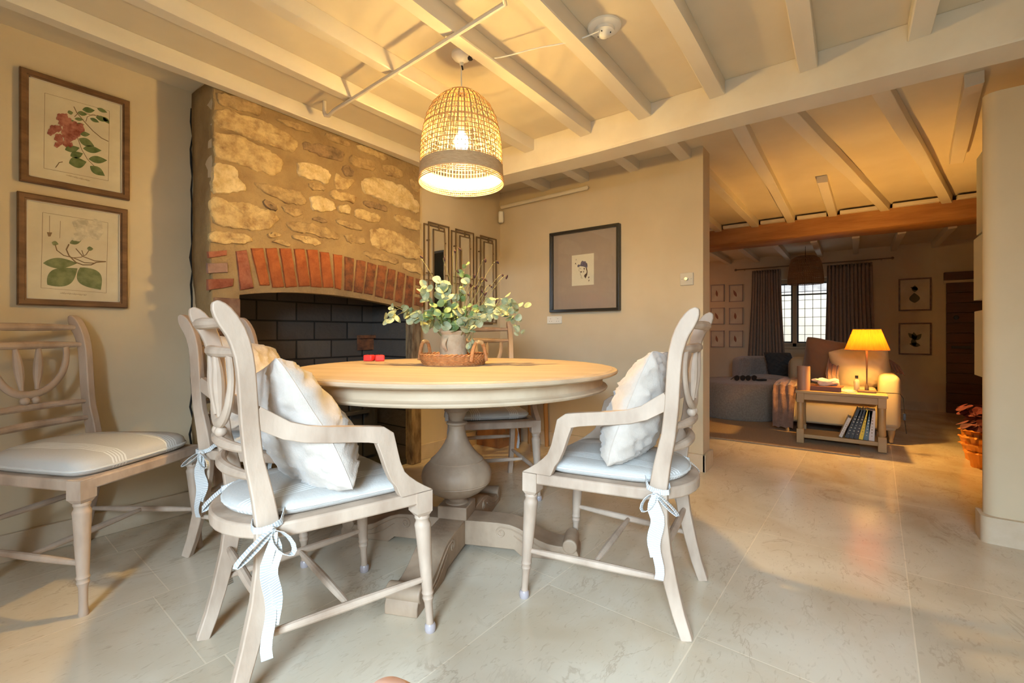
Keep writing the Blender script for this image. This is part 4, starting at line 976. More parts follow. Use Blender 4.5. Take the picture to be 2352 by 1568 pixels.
flx(b,[(435,665),(465,610),(482,680),(462,660)],.0097); flx(b,[(465,540),(475,490),(488,540),(476,525)],.0097); flx(b,[(870,1080),(915,1070),(888,1140)],.0097); flx(b,[(880,1180),(918,1175),(892,1240)],.0097)
for S_ in (((590,770),(560,880),(600,895),(612,920),(615,1000),(650,1050),(640,1120)),((650,1120),(690,1118))):
    b.tube([(-.0099,*lx(ZC(*q),XC)) for q in S_],.0009,5)
flx(b,[(720,780),(760,790),(745,860),(725,830)],.0097)
build('face_drawing',b,mat('brown_black_ink',(.06,.03,.02),.8),t,sharp=0)
def plate(name,label,cat,c4,X,holes,group=None,knob=False):
    P=[PX(*q,X) for q in c4]; y0,y1=(P[0][1]+P[3][1])/2,(P[1][1]+P[2][1])/2; z1,z0=(P[0][2]+P[1][2])/2,(P[2][2]+P[3][2])/2
    t=thing(name,label,cat,(XB-.0005,(y0+y1)/2,(z0+z1)/2),0,group); w,h=abs(y1-y0)/2,(z1-z0)/2
    b=MB(); b.bb(-.010,0,-w,w,-h,h); build('plate',b,M['white'] if not knob else M['gilt'],t,bevel=.003,sharp=0)
    if knob:
        b=MB(); b.lathe([(.001,.028),(.010,.028),(.012,.024),(.012,.010),(.001,.010)][::-1],20,M=Matrix.Rotation(-PI/2,4,'Y')); build('dimmer_knob',b,M['steel'],t)
        b=MB()
        for s in (-1,1): b.sphere((-.0102,s*w*.7,0),.003,8,6)
        build('screw',b,M['steel'],t)
    else:
        for s in holes:
            b=MB()
            for dy,dz_,a,c in ((0,.013,.003,.006),(-.010,-.008,.005,.003),(.010,-.008,.005,.003)): b.bb(-.0106,-.0095,s*w*.5+dy-a/2,s*w*.5+dy+a/2,dz_-h*.1-c/2,dz_-h*.1+c/2)
            build('socket_holes',b,M['dark'],t,sharp=0)
            b=MB(); b.bb(-.013,-.0095,s*w*.22-.004,s*w*.22+.004,h*.45,h*.75); build('rocker',b,M['white'],t,sharp=0)
    return t
plate('wall_socket','white double socket just below the black frame','socket',[(1258,727),(1291,725),(1291,742),(1258,744)],XB,(-1,1),'wall sockets')
plate('wall_socket','white single socket low on the back wall behind the right armchair','socket',[(1442,877),(1472,876),(1472,898),(1442,900)],XB,(0,),'wall sockets')
plate('dimmer_switch','square dimmer switch with a metal knob near the wall end','switch',[(1563,627),(1593,626),(1593,654),(1563,656)],XB,(),None,True)
q=PY(1159,503,YM-.03)
b=MB(); b.box((3.135,YM-.045,q[2]),(.05,.045,.10),.7); tag(build('motion_sensor',b,M['white'],None,bevel=.012),'small white sensor box high in the far corner','sensor')
# three mirrors
first=None
for i,(x0,lab) in enumerate(((2.272,'tall narrow mirror in a bronze double frame, nearest the chimney'),(2.556,'tall narrow mirror in a bronze double frame, middle one of three'),(2.850,'tall narrow mirror in a bronze double frame, nearest the room corner'))):
    if first is None:
        t=thing('wall_mirror',lab,'mirror',(x0,YM,0),0,'bronze framed mirrors'); first=t
        b=MB(); r=.0042
        def rect(xa,xb,za,zb,y):
            for (a,c,d,f) in ((xa,xb,za,za),(xa,xb,zb,zb),(xa,xa,za,zb),(xb,xb,za,zb)): b.bb(min(a,c)-r,max(a,c)+r,y-r,y+r,min(d,f)-r,max(d,f)+r)
        rect(.0,.205,1.0,1.72,-.012); rect(.028,.235,1.01,1.735,-.030); rect(.075,.19,1.04,1.69,-.030)
        for z_ in (1.31,1.36): b.bb(0,.075,-.034,-.026,z_-r,z_+r); b.bb(.19,.235,-.034,-.026,z_-r,z_+r)
        b.bb(.127,.137,-.034,-.026,1.69,1.735); b.bb(.127,.137,-.034,-.026,1.01,1.04)
        for z_ in (1.05,1.6): b.bb(.03,.04,-.03,-.0005,z_,z_+.01); b.bb(.2,.206,-.03,-.0005,z_,z_+.01)
        build('frame',b,M['bronze'],t,sharp=0)
        b=MB(); b.bb(.078,.187,-.030,-.024,1.043,1.687); build('mirror_glass',b,M['mirror'],t,sharp=0)
    else:
        t=dup(first); t.location=(x0,YM,0); t['label']=lab
# ------------------------------------------------------------------ crate and stool by the wall
cr=thing('wooden_crate','printed brown wooden box on the floor behind the far armchair','box',(2.83,2.255,0))
b=MB(); th=.012
b.bb(0,.30,0,th,.001,.24); b.bb(0,.30,.235-th,.235,.001,.24); b.bb(0,th,th,.235-th,.001,.24); b.bb(.30-th,.30,th,.235-th,.001,.24); b.bb(th,.30-th,th,.235-th,.001,.014)
build('box_body',b,M['card2'],cr,sharp=0,bevel=.002)
b=MB(); 
b.prism([(.075,.150),(.095,.115),(.115,.150),(.105,.150),(.095,.135),(.085,.150)],lambda p:(p[0],-.0005,p[1]),lambda p:(p[0],-.0015,p[1])); b.bb(.045,.22,-.0015,-.0005,.098,.106); b.bb(.05,.22,-.0015,-.0005,.113,.117)
build('printed_mark',b,M['ink'],cr,sharp=0)
def text(body,size,parent,M4,m,th=.0005):
    cu=bpy.data.curves.new('t','FONT'); cu.body=body; cu.size=size; cu.extrude=th; to=bpy.data.objects.new('t',cu); COL.objects.link(to)
    dg=bpy.context.evaluated_depsgraph_get(); me=bpy.data.meshes.new_from_object(to.evaluated_get(dg)); bpy.data.objects.remove(to)
    me.materials.clear(); me.materials.append(m); o=bpy.data.objects.new('lettering',me); COL.objects.link(o); o.parent=parent; o.matrix_local=M4; return o
text('WOOD',.058,cr,Matrix.Translation((.045,-.0008,.050))@Matrix.Rotation(PI/2,4,'X'),M['ink'])
st=thing('small_stool','plain orange brown wooden stool by the corner behind the far armchair','stool',(3.03,2.08,0))
b=MB(); b.box((0,0,.44),(.26,.22,.025)); build('seat',b,M['oakt'],st,bevel=.004)
for sx_ in (-1,1):
    for sy_ in (-1,1):
        b=MB(); b.tube([(sx_*.10,sy_*.085,0),(sx_*.09,sy_*.075,.43)],[.017,.020],12); build('leg',b,mat('stool_leg_wood',(.45,.22,.07),.5) if 'sl' not in M else M['sl'],st)
# ------------------------------------------------------------------ hall right: panels, wrapped plants
pan=None
for i,(z0,z1,x1) in enumerate(((1.503,1.96,3.84),(1.119,1.49,3.92),(.668,1.052,3.90))):
    b=MB(); b.bb(-.19,.19,-.035,.035,z0,z1); o=build('wall_panel',b,M['canvas'],None,bevel=.002,sharp=0); o.location=(x1-.19,-.622,0)
    tag(o,['pale green wall panel edge beside the right wall stub, top of three','pale green wall panel edge beside the right wall stub, middle of three','pale green wall panel edge beside the right wall stub, lowest of three'][i],'panel','pale panels on the hall wall')
    b=MB(); b.bb(-.185,.185,-.195,-.0355,z0+.015,z1-.015); build('backing_box',b,M['oakt'],o,sharp=0)
for i,(x,y,h,lab) in enumerate(((4.42,-.70,.20,'dark red plant in orange foil on the hall floor, nearer one'),(4.66,-.71,.27,'dark red plant in orange foil on the hall floor, farther taller one'))):
    t=thing('wrapped_plant',lab,'plant',(x,y,0),i,'foil wrapped plants'); b=MB(); n=20
    for k in range(3): b.lathe([(.05+.006*k,.02+k*.05),(.075+.01*(k%2),.07+k*.05+h*.2),(.09,.06+k*.05+h*.2)],n,cap=False)
    b.lathe([(.001,.0),(.05,.0),(.06,.1),(.001,.1)],n)
    b.v=[(v[0]*(1+.12*math.sin(math.atan2(v[1],v[0])*7)),v[1]*(1+.12*math.sin(math.atan2(v[1],v[0])*7)),v[2]) for v in b.v]
    build('foil_wrap',b,M['foil'],t,sharp=0)
    b=MB()
    for k in range(60):
        a=random.random()*2*PI; r=.10*math.sqrt(random.random()); leaf(b,(r*math.cos(a),r*math.sin(a),h+.06+.06*random.random()),.035,(math.cos(a)*.6,math.sin(a)*.6,1),(math.cos(a),math.sin(a),-.2))
    build('foliage',b,M['poins'],t,sharp=0,recalc=False)
# ------------------------------------------------------------------ far room
RUGZ=.012
b=MB(); b.bb(4.24,6.3,-.04,2.35,0.0005,RUGZ); tag(build('jute_rug',b,M['rug'],None,bevel=.004,sharp=0),'woven brown jute rug under the sofa and ottoman','rug')
# window: stone frame, lead lattice, glass
wd=thing('window_1','leaded stone mullioned window between the curtains in the far wall','window',(XW,0,0)); wd['kind']='structure'
del wd['label']; del wd['category']
b=MB(); Xf=.10
b.bb(Xf,Xf+.10,wy0,wy1,wz0,wz0+.05); b.bb(Xf,Xf+.10,wy0,wy1,wz1-.05,wz1)
m1=PX(1825,700,XW+.1)[1]
for y_ in (wy0+.025,m1,wy1-.025): b.bb(Xf,Xf+.10,y_-.025,y_+.025,wz0,wz1)
build('window_frame',b,M['stonef'],wd,sharp=0,bevel=.004)
for (ya,yb) in ((wy0+.05,m1-.025),(m1+.025,wy1-.05)):
    b=MB(); r=.012
    for (a,c,d,f) in ((ya,yb,wz0+.05,wz0+.07),(ya,yb,wz1-.07,wz1-.05),(ya,ya+.02,wz0+.05,wz1-.05),(yb-.02,yb,wz0+.05,wz1-.05),(ya,yb,1.44,1.46)): b.bb(Xf+.03,Xf+.05,a,c,d,f)
    k=int((yb-ya)/.105)+1
    for i in range(1,k): y_=ya+(yb-ya)*i/k; b.bb(Xf+.035,Xf+.045,y_-.003,y_+.003,wz0+.05,wz1-.05)
    for i in range(1,7): z_=wz0+.05+(wz1-wz0-.1)*i/7; b.bb(Xf+.035,Xf+.045,ya,yb,z_-.003,z_+.003)
    cs=build('casement',b,M['lead'],wd,sharp=0)
    g=MB(); g.bb(Xf+.039,Xf+.041,ya,yb,wz0+.05,wz1-.05)
    gm,N_,L_,P_=nodes('window_glass'); N_.remove(P_); ts=N_.new('ShaderNodeBsdfTransparent'); gl=N_.new('ShaderNodeBsdfGlossy'); gl.inputs['Roughness'].default_value=.02
    mx=N_.new('ShaderNodeMixShader'); mx.inputs[0].default_value=.06; L_.new(ts.outputs[0],mx.inputs[1]); L_.new(gl.outputs[0],mx.inputs[2]); L_.new(mx.outputs[0],N_['Material Output'].inputs[0])
    build('pane',g,gm,cs,sharp=0)
b=MB(); b.bb(-.03,.10,wy0-.03,wy1+.03,wz0-.03,wz0); build('window_sill',b,M['stonef'],wd,bevel=.006,sharp=0)
# outside: pale house wall and shrub
b=MB(); b.bb(11,11.3,-3,7,0,1.75); tag(build('house_wall',b,mat('pale_stone_wall',(.85,.80,.68),.9,(.9,.86,.76),5)),'pale stone house wall seen through the far window','wall')
b=MB(); b.prism([(11.0,1.75),(13,3.2),(13,1.75)],lambda p:(p[0],-3,p[1]),lambda p:(p[0],7,p[1])); tag(build('house_roof',b,mat('grey_roof_tiles',(.35,.34,.34),.8,(.5,.48,.46),8)),'grey roof of the house seen through the far window','roof')
b=MB(); sbx=MB()
for k in range(260):
    leaf(b,(9.2+random.uniform(-.4,.4),2.35+random.gauss(0,.32)-.45,1.75+random.gauss(0,.22)),.06,(random.uniform(-1,-.2),random.uniform(-1,1),random.uniform(0,1)),(0,random.uniform(-1,1),1))
shr=build('garden_shrub',b,mat('bright_shrub_leaf',(.14,.34,.05),.5,(.3,.5,.12),20),None,sharp=0,recalc=False); tag(shr,'bright green leafy shrub outside the far window','shrub')
b=MB(); b.tube([(9.2,1.9,0),(9.2,1.9,1.9)],[.05,.02],8); build('trunk',b,M['stem'],shr)
b=MB(); b.bb(XW+.32,14,-4,8,-.1,-.02); tag(build('garden_ground',b,mat('gravel',(.45,.40,.32),.9)),'gravel ground outside the far window','ground')
b=MB(); b.bb(-9,XR-.16,-6,6,-.1,-.02); tag(build('sky_blocking_ground',b,mat('dark_blocker_ground',(.12,.11,.10),.9)),'added dark ground slab behind the viewer, unseen, keeping sky light off the ceiling','ground')  # unseen slab added to stop world light entering upward through the near window
# curtains and rod
def curtain(label,y0,y1,ytop0,ytop1,ztop,zbot):
    n=int(abs(y1-y0)/.045)
    def fn(u,v):
        k=v**1.5; ya=ytop0+(y0-ytop0)*k; yb=ytop1+(y1-ytop1)*k; y=ya+(yb-ya)*u
        ph=u*n*2*PI; return (XW-.10+.022*math.sin(ph)+.006*math.sin(ph*.37+v*3), y+.008*math.sin(ph*2+v*2), ztop+(zbot-ztop)*v)
    b=MB(); b.grid(fn,n*10,14); o=build('curtain',b,M['curt'],None,sharp=0,solid=.004); tag(o,label,'curtain','taupe curtains at the far window')
    b=MB(); b.grid(lambda u,v:(XW-.102+.026*math.sin(u*n*2*PI),ytop0+(ytop1-ytop0)*u,ztop+.03-.05*v),n*8,2); build('pleated_heading',b,M['curt'],o,sharp=0,solid=.006)
ya=PX(1722,640,XW-.1)[1]; yb=PX(1800,640,XW-.1)[1]
curtain('taupe pleated curtain left of the far window',PX(1712,800,XW-.1)[1],PX(1812,800,XW-.1)[1],PX(1728,640,XW-.1)[1],PX(1793,640,XW-.1)[1],PX(1760,625,XW-.1)[2],.02)
curtain('taupe pleated curtain right of the far window',PX(1893,800,XW-.1)[1],PX(2022,800,XW-.1)[1],PX(1900,640,XW-.1)[1],PX(2003,640,XW-.1)[1],PX(1760,625,XW-.1)[2],.02)
r0=PX(1690,622,XW-.1); r1=PX(2050,590,XW-.1); rz=(r0[2]+r1[2])/2
rod=thing('curtain_rod','thin bronze curtain rod across the far window','curtain rod',(XW-.1,0,0))
b=MB(); b.tube([(0,r0[1],rz),(0,r1[1],rz)],.008,8); build('pole',b,M['bronze'],rod)
for y_ in (r0[1],r1[1]): b=MB(); b.sphere((0,y_,rz),.017,10,8); build('finial',b,M['bronze'],rod)
for y_ in (r0[1]-.1,r1[1]+.1): b=MB(); b.tube([(0,y_,rz),(.099,y_,rz)],.006,6); build('bracket',b,M['bronze'],rod)
# far pendant
z=5.6; x,y=W((1850-CX)/F*z,z)
t=thing('pendant_lamp','unlit woven rattan pendant shade hanging before the far window','lamp',(x,y,0))
b=MB(); pr=[(.04,1.868),(.10,1.862),(.145,1.83),(.165,1.77),(.178,1.68),(.185,1.60),(.187,1.53)]
for j in range(48):
    a=2*PI*j/48
    b.tube([(r*math.cos(a),r*math.sin(a),h_) for r,h_ in pr],.0045,4)
    b.tube([(pr[k][0]*math.cos(a+k*.1),pr[k][0]*math.sin(a+k*.1),pr[k][1]) for k in range(7)],.003,4)
for k in range(16):
    h_=1.86-.022*k; r=[q for q in pr if q[1]>=h_-.0001][-1][0]+.004; b.tube([(r*math.cos(2*PI*j/32),r*math.sin(2*PI*j/32),h_) for j in range(32)],.004,4,closed=True)
build('lamp_shade',b,mat('brown_rattan',(.25,.14,.06),.7),t,sharp=0)
b=MB(); b.tube([(0,0,1.80),(0,0,1.989)],.003,6); build('cord',b,M['dark'],t)
# six small prints and two framed prints on the far wall
sp=None; cols=[(1632,1663),(1674,1706)]; rows=[(655,692),(707,744),(759,797)]
nm=['upper','middle','lower']
for r_,(ya_,yb_) in enumerate(rows):
    for c_,(xa,xb) in enumerate(cols):
        sl=3-r_*1.6
        P=[PX(xa,ya_,XW-.02),PX(xb,ya_,XW-.02),PX(xb,yb_,XW-.02),PX(xa,yb_,XW-.02)]
        t=thing('small_print','small square print in pale frame by the left curtain, %s row, %s column'%(nm[r_],['left','right'][c_]),'picture',(XW,(P[0][1]+P[1][1])/2,(P[0][2]+P[2][2])/2),0,'six small square prints')
        w=abs(P[0][1]-P[1][1])/2; h=(P[0][2]-P[2][2])/2
        b=MB()
        for (a,c,d,f) in ((-w,w,-h,-h+.01),(-w,w,h-.01,h),(-w,-w+.01,-h,h),(w-.01,w,-h,h)): b.bb(-.018,-.001,a,c,d,f)
        build('frame',b,mat('pale_pink_frame',(.40,.30,.25),.7) if 'ppf' not in M else M['ppf'],t,sharp=0)
        b=MB(); b.bb(-.008,-.001,-w+.008,w-.008,-h+.008,h-.008); build('print_paper',b,M['paper'],t,sharp=0)
        b=MB(); a=random.uniform(-.6,.6); P2=leafpoly((-.02*math.sin(a),-.05),(.02+.03*math.sin(a),.05),.32); b.prism(P2,lambda p:(-.0085,p[0],p[1]),lambda p:(-.0092,p[0],p[1])); build('feather_drawing',b,mat('brown_feather_ink',(.28,.12,.07),.8),t,sharp=0)
for c4,lab,kk in (([(2064,641),(2140,636),(2140,713),(2064,714)],'brown framed print of a vase on the far wall, above the other',0),([(2064,742),(2140,740),(2140,814),(2064,815)],'brown framed flower print on the far wall, below the other',1)):
    t,(w,h)=frame_on_X('framed_print',lab,'picture',c4,XW-.022,.016,.02,M['frame'],'framed prints on the far wall')
    b=MB(); b.bb(-.008,-.001,-w+.012,w-.012,-h+.012,h-.012); build('print_paper',b,M['paper'],t,sharp=0)
    b=MB()
    S=[((0,.03),(0,.11),.7),((0,-.10),(.005,.02),.8),((-.03,.06),(.04,.09),.5)] if kk==0 else [((0,-.02),(-.06,.06),.5),((.0,0),(.06,.07),.5),((-.05,-.08),(.05,-.06),.5),((0,-.09),(.02,.01),.5),((.0,-.02),(.01,.08),.5)]
    for a_,c_,wd_ in S: b.prism(leafpoly(a_,c_,wd_),lambda p:(-.0085,p[0],p[1]),lambda p:(-.0094,p[0],p[1]))
    build('painted_motif',b,mat('dull_green_ink',(.12,.12,.07),.8),t,sharp=0)
# door in the far wall
dr=thing('door_1','x','door',(XW,0,0)); dr['kind']='structure'; del dr['label']; del dr['category']
y0=PX(2168,800,XW-.03)[1]
b=MB()
for k in range(13): b.bb(-.05,-.012,y0-.78,y0-.02,.005+k*.115,.005+k*.115+.112)
build('door_leaf',b,M['door'],dr,sharp=0,bevel=.003)
b=MB(); b.bb(-.07,-.001,y0-.80,y0,1.53,1.62); build('lintel',b,M['door'],dr,sharp=0)
b=MB(); b.bb(-.03,-.001,y0-.80,y0,1.50,1.53); build('door_head',b,M['wall'],dr,sharp=0)
b=MB(); b.lathe([(.001,0),(.022,0),(.024,.01),(.02,.02),(.001,.022)],14,M=Matrix.Translation((-.05,y0-.10,1.10))@Matrix.Rotation(-PI/2,4,'Y')); b.box((-.056,y0-.14,.76),(.012,.16,.03)); build('door_latch',b,M['iron'],dr)
# boucle tub chair
def soft(name,mbx,m,parent,sub=2,bev=.03,disp=0):
    o=build(name,mbx,m,parent,bevel=bev,sharp=0); o.modifiers['b'].segments=4; o.data.polygons.foreach_set('use_smooth',[True]*len(o.data.polygons)); return o
z=5.8; x,y=W(.5646*z,z)
t=thing('boucle_armchair','grey boucle tub armchair under the far window','armchair',(x,y,RUGZ if False else .0),PSI+PI-.5)
b=MB(); pts=[(-.0+.36*math.cos(a),.36*math.sin(a)) for a in [math.radians(d) for d in range(55,306,10)]]
b=MB(); vs=[];n=len(pts)
for (r,h_) in ((.42,.03),(.425,.3),(.42,.55),(.40,.60),(.34,.615),(.27,.60),(.25,.55),(.25,.03)):
    for d in range(50,311,10):
        a=math.radians(d); vs.append((r*math.cos(a),r*math.sin(a),h_-(0)))
k=27; fs=[(i*k+j,i*k+j+1,((i+1)%8)*k+j+1,((i+1)%8)*k+j) for i in range(8) for j in range(k-1)]
fs+=[tuple(i*k for i in range(8)),tuple(i*k+k-1 for i in reversed(range(8)))]
b.add(vs,fs); soft('back_shell',b,M['boucle'],t)
b=MB(); b.lathe([(.001,.03),(.30,.03),(.31,.1),(.31,.33),(.28,.38),(.001,.40)],28,(.06,0,0)); soft('seat',b,M['boucle'],t,bev=.01)
o=pillow('scatter_cushion','dark charcoal scatter cushion on the boucle armchair',.34,.12,M['greyc'],3,'cushion'); o.matrix_world=Matrix.Translation((x-.02,y-.12,.53))@Matrix.Rotation(1.2,4,'Z')@Matrix.Rotation(-.35,4,'X')
# ottoman
z=5.1; x,y=W(.50*z,z)
b=MB(); b.lathe([(.001,.001),(.43,.001),(.448,.02),(.455,.2),(.45,.33),(.43,.37),(.38,.385),(.001,.39)],48); o=build('ottoman',b,M['ott'],None,sharp=60); o.location=(x,y,RUGZ); tag(o,'round beige boucle ottoman on the rug','ottoman')
oz=RUGZ+.39
for px,lab in ((1699,'dark sunglasses on the ottoman, left pair'),(1725,'dark sunglasses on the ottoman, right pair')):
    zz=4.95; gx,gy=W((px-CX)/F*zz,zz); t=thing('sunglasses',lab,'sunglasses',(gx,gy,oz),ANG(1,.1),'sunglasses on the ottoman')
    for s in (-1,1):
        b=MB(); b.lathe([(.001,0),(.030,0),(.030,.004),(.001,.006)],16,M=Matrix.Translation((s*.034,0,.031))@Matrix.Rotation(PI/2,4,'X')); build('lens',b,M['black'],t)
    b=MB(); b.tube([(-.066,.0,.04),(-.066,.06,.01)],.004,6); b.tube([(.066,0,.04),(.066,.06,.01)],.004,6); b.tube([(-.066,0,.045),(.066,0,.045)],.004,6); build('temples',b,M['black'],t)
zz=4.95; gx,gy=W((1748-CX)/F*zz,zz); b=MB(); b.box((0,0,.011),(.11,.045,.018)); o=build('remote_control',b,M['black'],None,bevel=.004); o.location=(gx,gy,oz); o.rotation_euler=(0,0,ANG(1,.2)); tag(o,'black remote control on the ottoman','remote control')
b=MB(); 
for i in range(4):
    for j in range(2): b.bb(-.04+i*.022,-.028+i*.022,-.014+j*.016,-.004+j*.016,.0195,.022)
build('buttons',b,M['greyc'],o,sharp=0)
# loveseat
LX,LY=4.86,.12
lv=thing('loveseat','cream upholstered small sofa with rolled arms behind the side table','sofa',(LX,LY,RUGZ))
b=MB(); b.bb(.014,.80,-.40,.41,.10,.32); soft('sofa_base',b,M['sofa'],lv,bev=.02)
b=MB(); b.bb(.66,.86,-.41,.42,.12,.66); soft('back',b,M['sofa'],lv,bev=.06)
for s in (-1,1):
    b=MB(); b.bb(.0,.80,s*.36-.07+.0,s*.36+.07,.11,.56 if s<0 else .43); soft('arm',b,M['sofa'],lv,bev=.05)
b=MB(); b.bb(-.01,.68,-.285,.285,.315,.425); soft('seat_cushion',b,M['sofa'],lv,bev=.035)
for sx_ in (.05,.78):
    for s in (-1,1):
        b=MB(); b.lathe([(.001,0),(.012,0),(.016,.015),(.014,.03),(.022,.06),(.026,.085),(.026,.105),(.001,.105)],14,(sx_,s*.37,0)); build('leg',b,M['oakt'],lv)
o=pillow('sofa_cushion','large cream cushion with a seam at the right end of the small sofa',.46,.30,mat('plain_cream_cloth',(.58,.47,.28),.9),11,'cushion',None,.4); o.matrix_world=Matrix.Translation((LX+.40,LY-.17,.60+RUGZ))@Matrix.Rotation(PI/2+.25,4,'Z')@Matrix.Rotation(-.45,4,'X')@Matrix.Rotation(.25,4,'Y')  # cushion cloth is a plain light cream
o=pillow('sofa_cushion','large brown velvet cushion at the left end of the small sofa',.50,.30,M['brownc'],15,'cushion',None,.4); o.matrix_world=Matrix.Translation((LX+.55,LY+.05,.62+RUGZ))@Matrix.Rotation(PI/2-.1,4,'Z')@Matrix.Rotation(-.40,4,'X')@Matrix.Rotation(-.2,4,'Y')
def drape(name,label,pts,w0,w1,wdir):
    b=MB(); N_=len(pts)
    def fn(u,v):
        i=min(N_-2,int(u*(N_-1))); t=u*(N_-1)-i; p=Vector(pts[i]).lerp(Vector(pts[i+1]),t); w=w0+(w1-w0)*u
        q=p+Vector(wdir)*(v-.5)*w; n_=.006*math.sin(v*17+u*5)+.008*noise.noise((u*6,v*9,2)); return (q.x-n_*.6,q.y,q.z+n_)
    b.grid(fn,30,24); o=build(name,b,M['throw'],None,sharp=0,solid=.006); return tag(o,label,'throw','pink throws on the small sofa')
drape('pink_throw','dusty pink throw hanging over the left arm of the small sofa',[(LX+.55,LY+.37,.465),(LX+.30,LY+.37,.465),(LX+.1,LY+.37,.46),(LX-.01,LY+.38,.44),(LX-.035,LY+.39,.36),(LX-.037,LY+.395,.22),(LX-.035,LY+.40,.06)],.22,.16,(0,1,0))
drape('pink_throw','dusty pink throw draped over the back and right arm of the small sofa',[(LX+.06,LY+.02,.46),(LX+.20,LY+.04,.55),(LX+.42,LY+.02,.74),(LX+.58,LY-.05,.80),(LX+.70,LY-.18,.76),(LX+.72,LY-.32,.70),(LX+.66,LY-.42,.64),(LX+.62,LY-.455,.55)],.16,.12,(.3,.6,.2))
# side table
TX,TY=4.605,.09; tw,td,hh=.60,.31,.445
sd=thing('side_table','oak side table with a lower shelf in front of the small sofa','table',(TX,TY,0))
b=MB(); b.bb(-td/2,td/2,-tw/2,tw/2,hh-.022,hh); build('tabletop',b,M['oakt'],sd,bevel=.004,sharp=0)
b=MB(); b.bb(-td/2+.025,td/2-.025,-tw/2+.025,-tw/2+.04,hh-.075,hh-.022); b.bb(-td/2+.025,td/2-.025,tw/2-.04,tw/2-.025,hh-.075,hh-.022); b.bb(-td/2+.025,-td/2+.04,-tw/2+.03,tw/2-.03,hh-.075,hh-.022); b.bb(td/2-.04,td/2-.025,-tw/2+.03,tw/2-.03,hh-.075,hh-.022); build('apron',b,M['oakt'],sd,sharp=0)
b=MB(); b.bb(-td/2+.02,td/2-.02,-tw/2+.02,tw/2-.02,.055,.085); build('shelf',b,M['oakt'],sd,bevel=.003,sharp=0)
for sx_ in (-1,1):
    for s in (-1,1):
        b=MB(); cx_,cy_=sx_*(td/2-.035),s*(tw/2-.035); z0_=.0 if True else 0
        b.box((cx_,cy_,.0625+ (RUGZ/2 if True else 0)),(.052,.052,.125-RUGZ)); b.box((cx_,cy_,hh-.06),(.052,.052,.078))
        b.lathe([(.026,.122),(.02,.132),(.024,.14),(.022,.25),(.024,.34),(.020,.352),(.026,.36)],16,(cx_,cy_,0)); build('leg',b,M['oakt'],sd,bevel=.002)
# table lamp
lx_,ly_=W(.779*3.6575,3.6575); lx_=4.64; ly_=-.085
tl=thing('table_lamp','lit brass table lamp with a pleated orange shade on the side table','lamp',(lx_,ly_,hh+.0005))
b=MB(); b.box((0,0,.008),(.10,.12,.016)); build('base',b,M['bronze'],tl,bevel=.004)
b=MB(); b.lathe([(.001,.016),(.014,.016),(.014,.05),(.008,.06),(.005,.08),(.006,.2),(.008,.33),(.008,.36),(.001,.36)],14); build('stem',b,M['bronze'],tl)
sm,N_,L_,P_=nodes('pleated_orange_shade')
P_.inputs['Base Color'].default_value=(.45,.14,.02,1); P_.inputs['Roughness'].default_value=.8
tr2=N_.new('ShaderNodeBsdfTranslucent'); tr2.inputs['Color'].default_value=(.42,.095,.006,1); mx=N_.new('ShaderNodeMixShader'); mx.inputs[0].default_value=.13
L_.new(P_.outputs[0],mx.inputs[1]); L_.new(tr2.outputs[0],mx.inputs[2]); L_.new(mx.outputs[0],N_['Material Output'].inputs[0])
b=MB(); n=96
def shf(u,v):
    a=2*PI*u; r=(.088+(.142-.088)*v)*(1+.022*math.sin(a*30)*(1 if True else 0)); return (r*math.cos(a),r*math.sin(a),.505-.165*v)
b.grid(shf,240,6); shd=build('lamp_shade',b,sm,tl,sharp=0)
b=MB()
for r,h_ in ((.089,.506),(.1435,.339)): b.tube([(r*math.cos(2*PI*j/48),r*math.sin(2*PI*j/48),h_) for j in range(48)],.0028,5,closed=True)
build('shade_trim',b,M['brownc'],shd)
BULB2=emis('table_bulb_glow',(1,.54,.12),2300)
b=MB(); b.sphere((0,0,.425),.024,16,12,(1,1,1.2)); build('bulb',b,BULB2,tl,sharp=0)
b=MB(); b.tube([(.0,-.06,.006),(.0,-.12,.004),(.01,-.175,.004),(.0,-.205,.003),(-.0,-.222,-.03),(-.01,-.226,-.12),(-.02,-.232,-.22),(-.02,-.24,-.30)],.0028,6); cd=build('cord',b,M['dark'],tl)
b=MB(); b.box((-.014,-.229,-.17),(.014,.02,.055)); build('inline_switch',b,M['black'],cd,bevel=.003)
# vase, book box, knot, cards, bottle
def at_table(px,z): 
    l=(px-CX)/F*z; return W(l,z)
x_,y_=4.52,.335
b=MB(); b.lathe([(.001,0),(.046,0),(.047,.19),(.045,.20),(.038,.20),(.037,.05),(.001,.045)],28); o=build('wooden_vase',b,mat('pinkish_wood',(.42,.22,.13),.5,(.34,.17,.10),6,stretch=(3,3,.5)),None); o.location=(x_,y_,hh+.0005); tag(o,'tall cylindrical brown wooden vase at the left end of the side table','vase')
bx_=thing('leather_book','thick brown leather bound book lying on the side table','book',(4.60,.19,hh+.0005),-.1)
b=MB(); b.bb(-.085,.085,-.12,.12,0,.004); b.bb(-.085,.085,-.12,.12,.034,.038); b.bb(-.089,-.084,-.12,.12,0,.038); build('cover',b,mat('brown_leather',(.14,.05,.025),.45),bx_,bevel=.0015,sharp=0)
b=MB(); b.bb(-.083,.081,-.115,.115,.0045,.0335); build('pages',b,M['paper'],bx_,sharp=0)
kn=thing('cloth_knot','cream knotted cloth ornament on top of the leather book','ornament',(4.61,.17,hh+.039),.4)
b=MB()
for ph in (0,1.2,2.4):
    pts=[(.028*math.cos(q*.5+ph),.062*math.sin(q*.5+ph),.022+.012*math.sin(q+ph*2)+.006*ph) for q in range(13)]
    b.tube(pts[:-1],.017,8,closed=True)
soft('knot',b,M['linen'],kn,bev=.001)
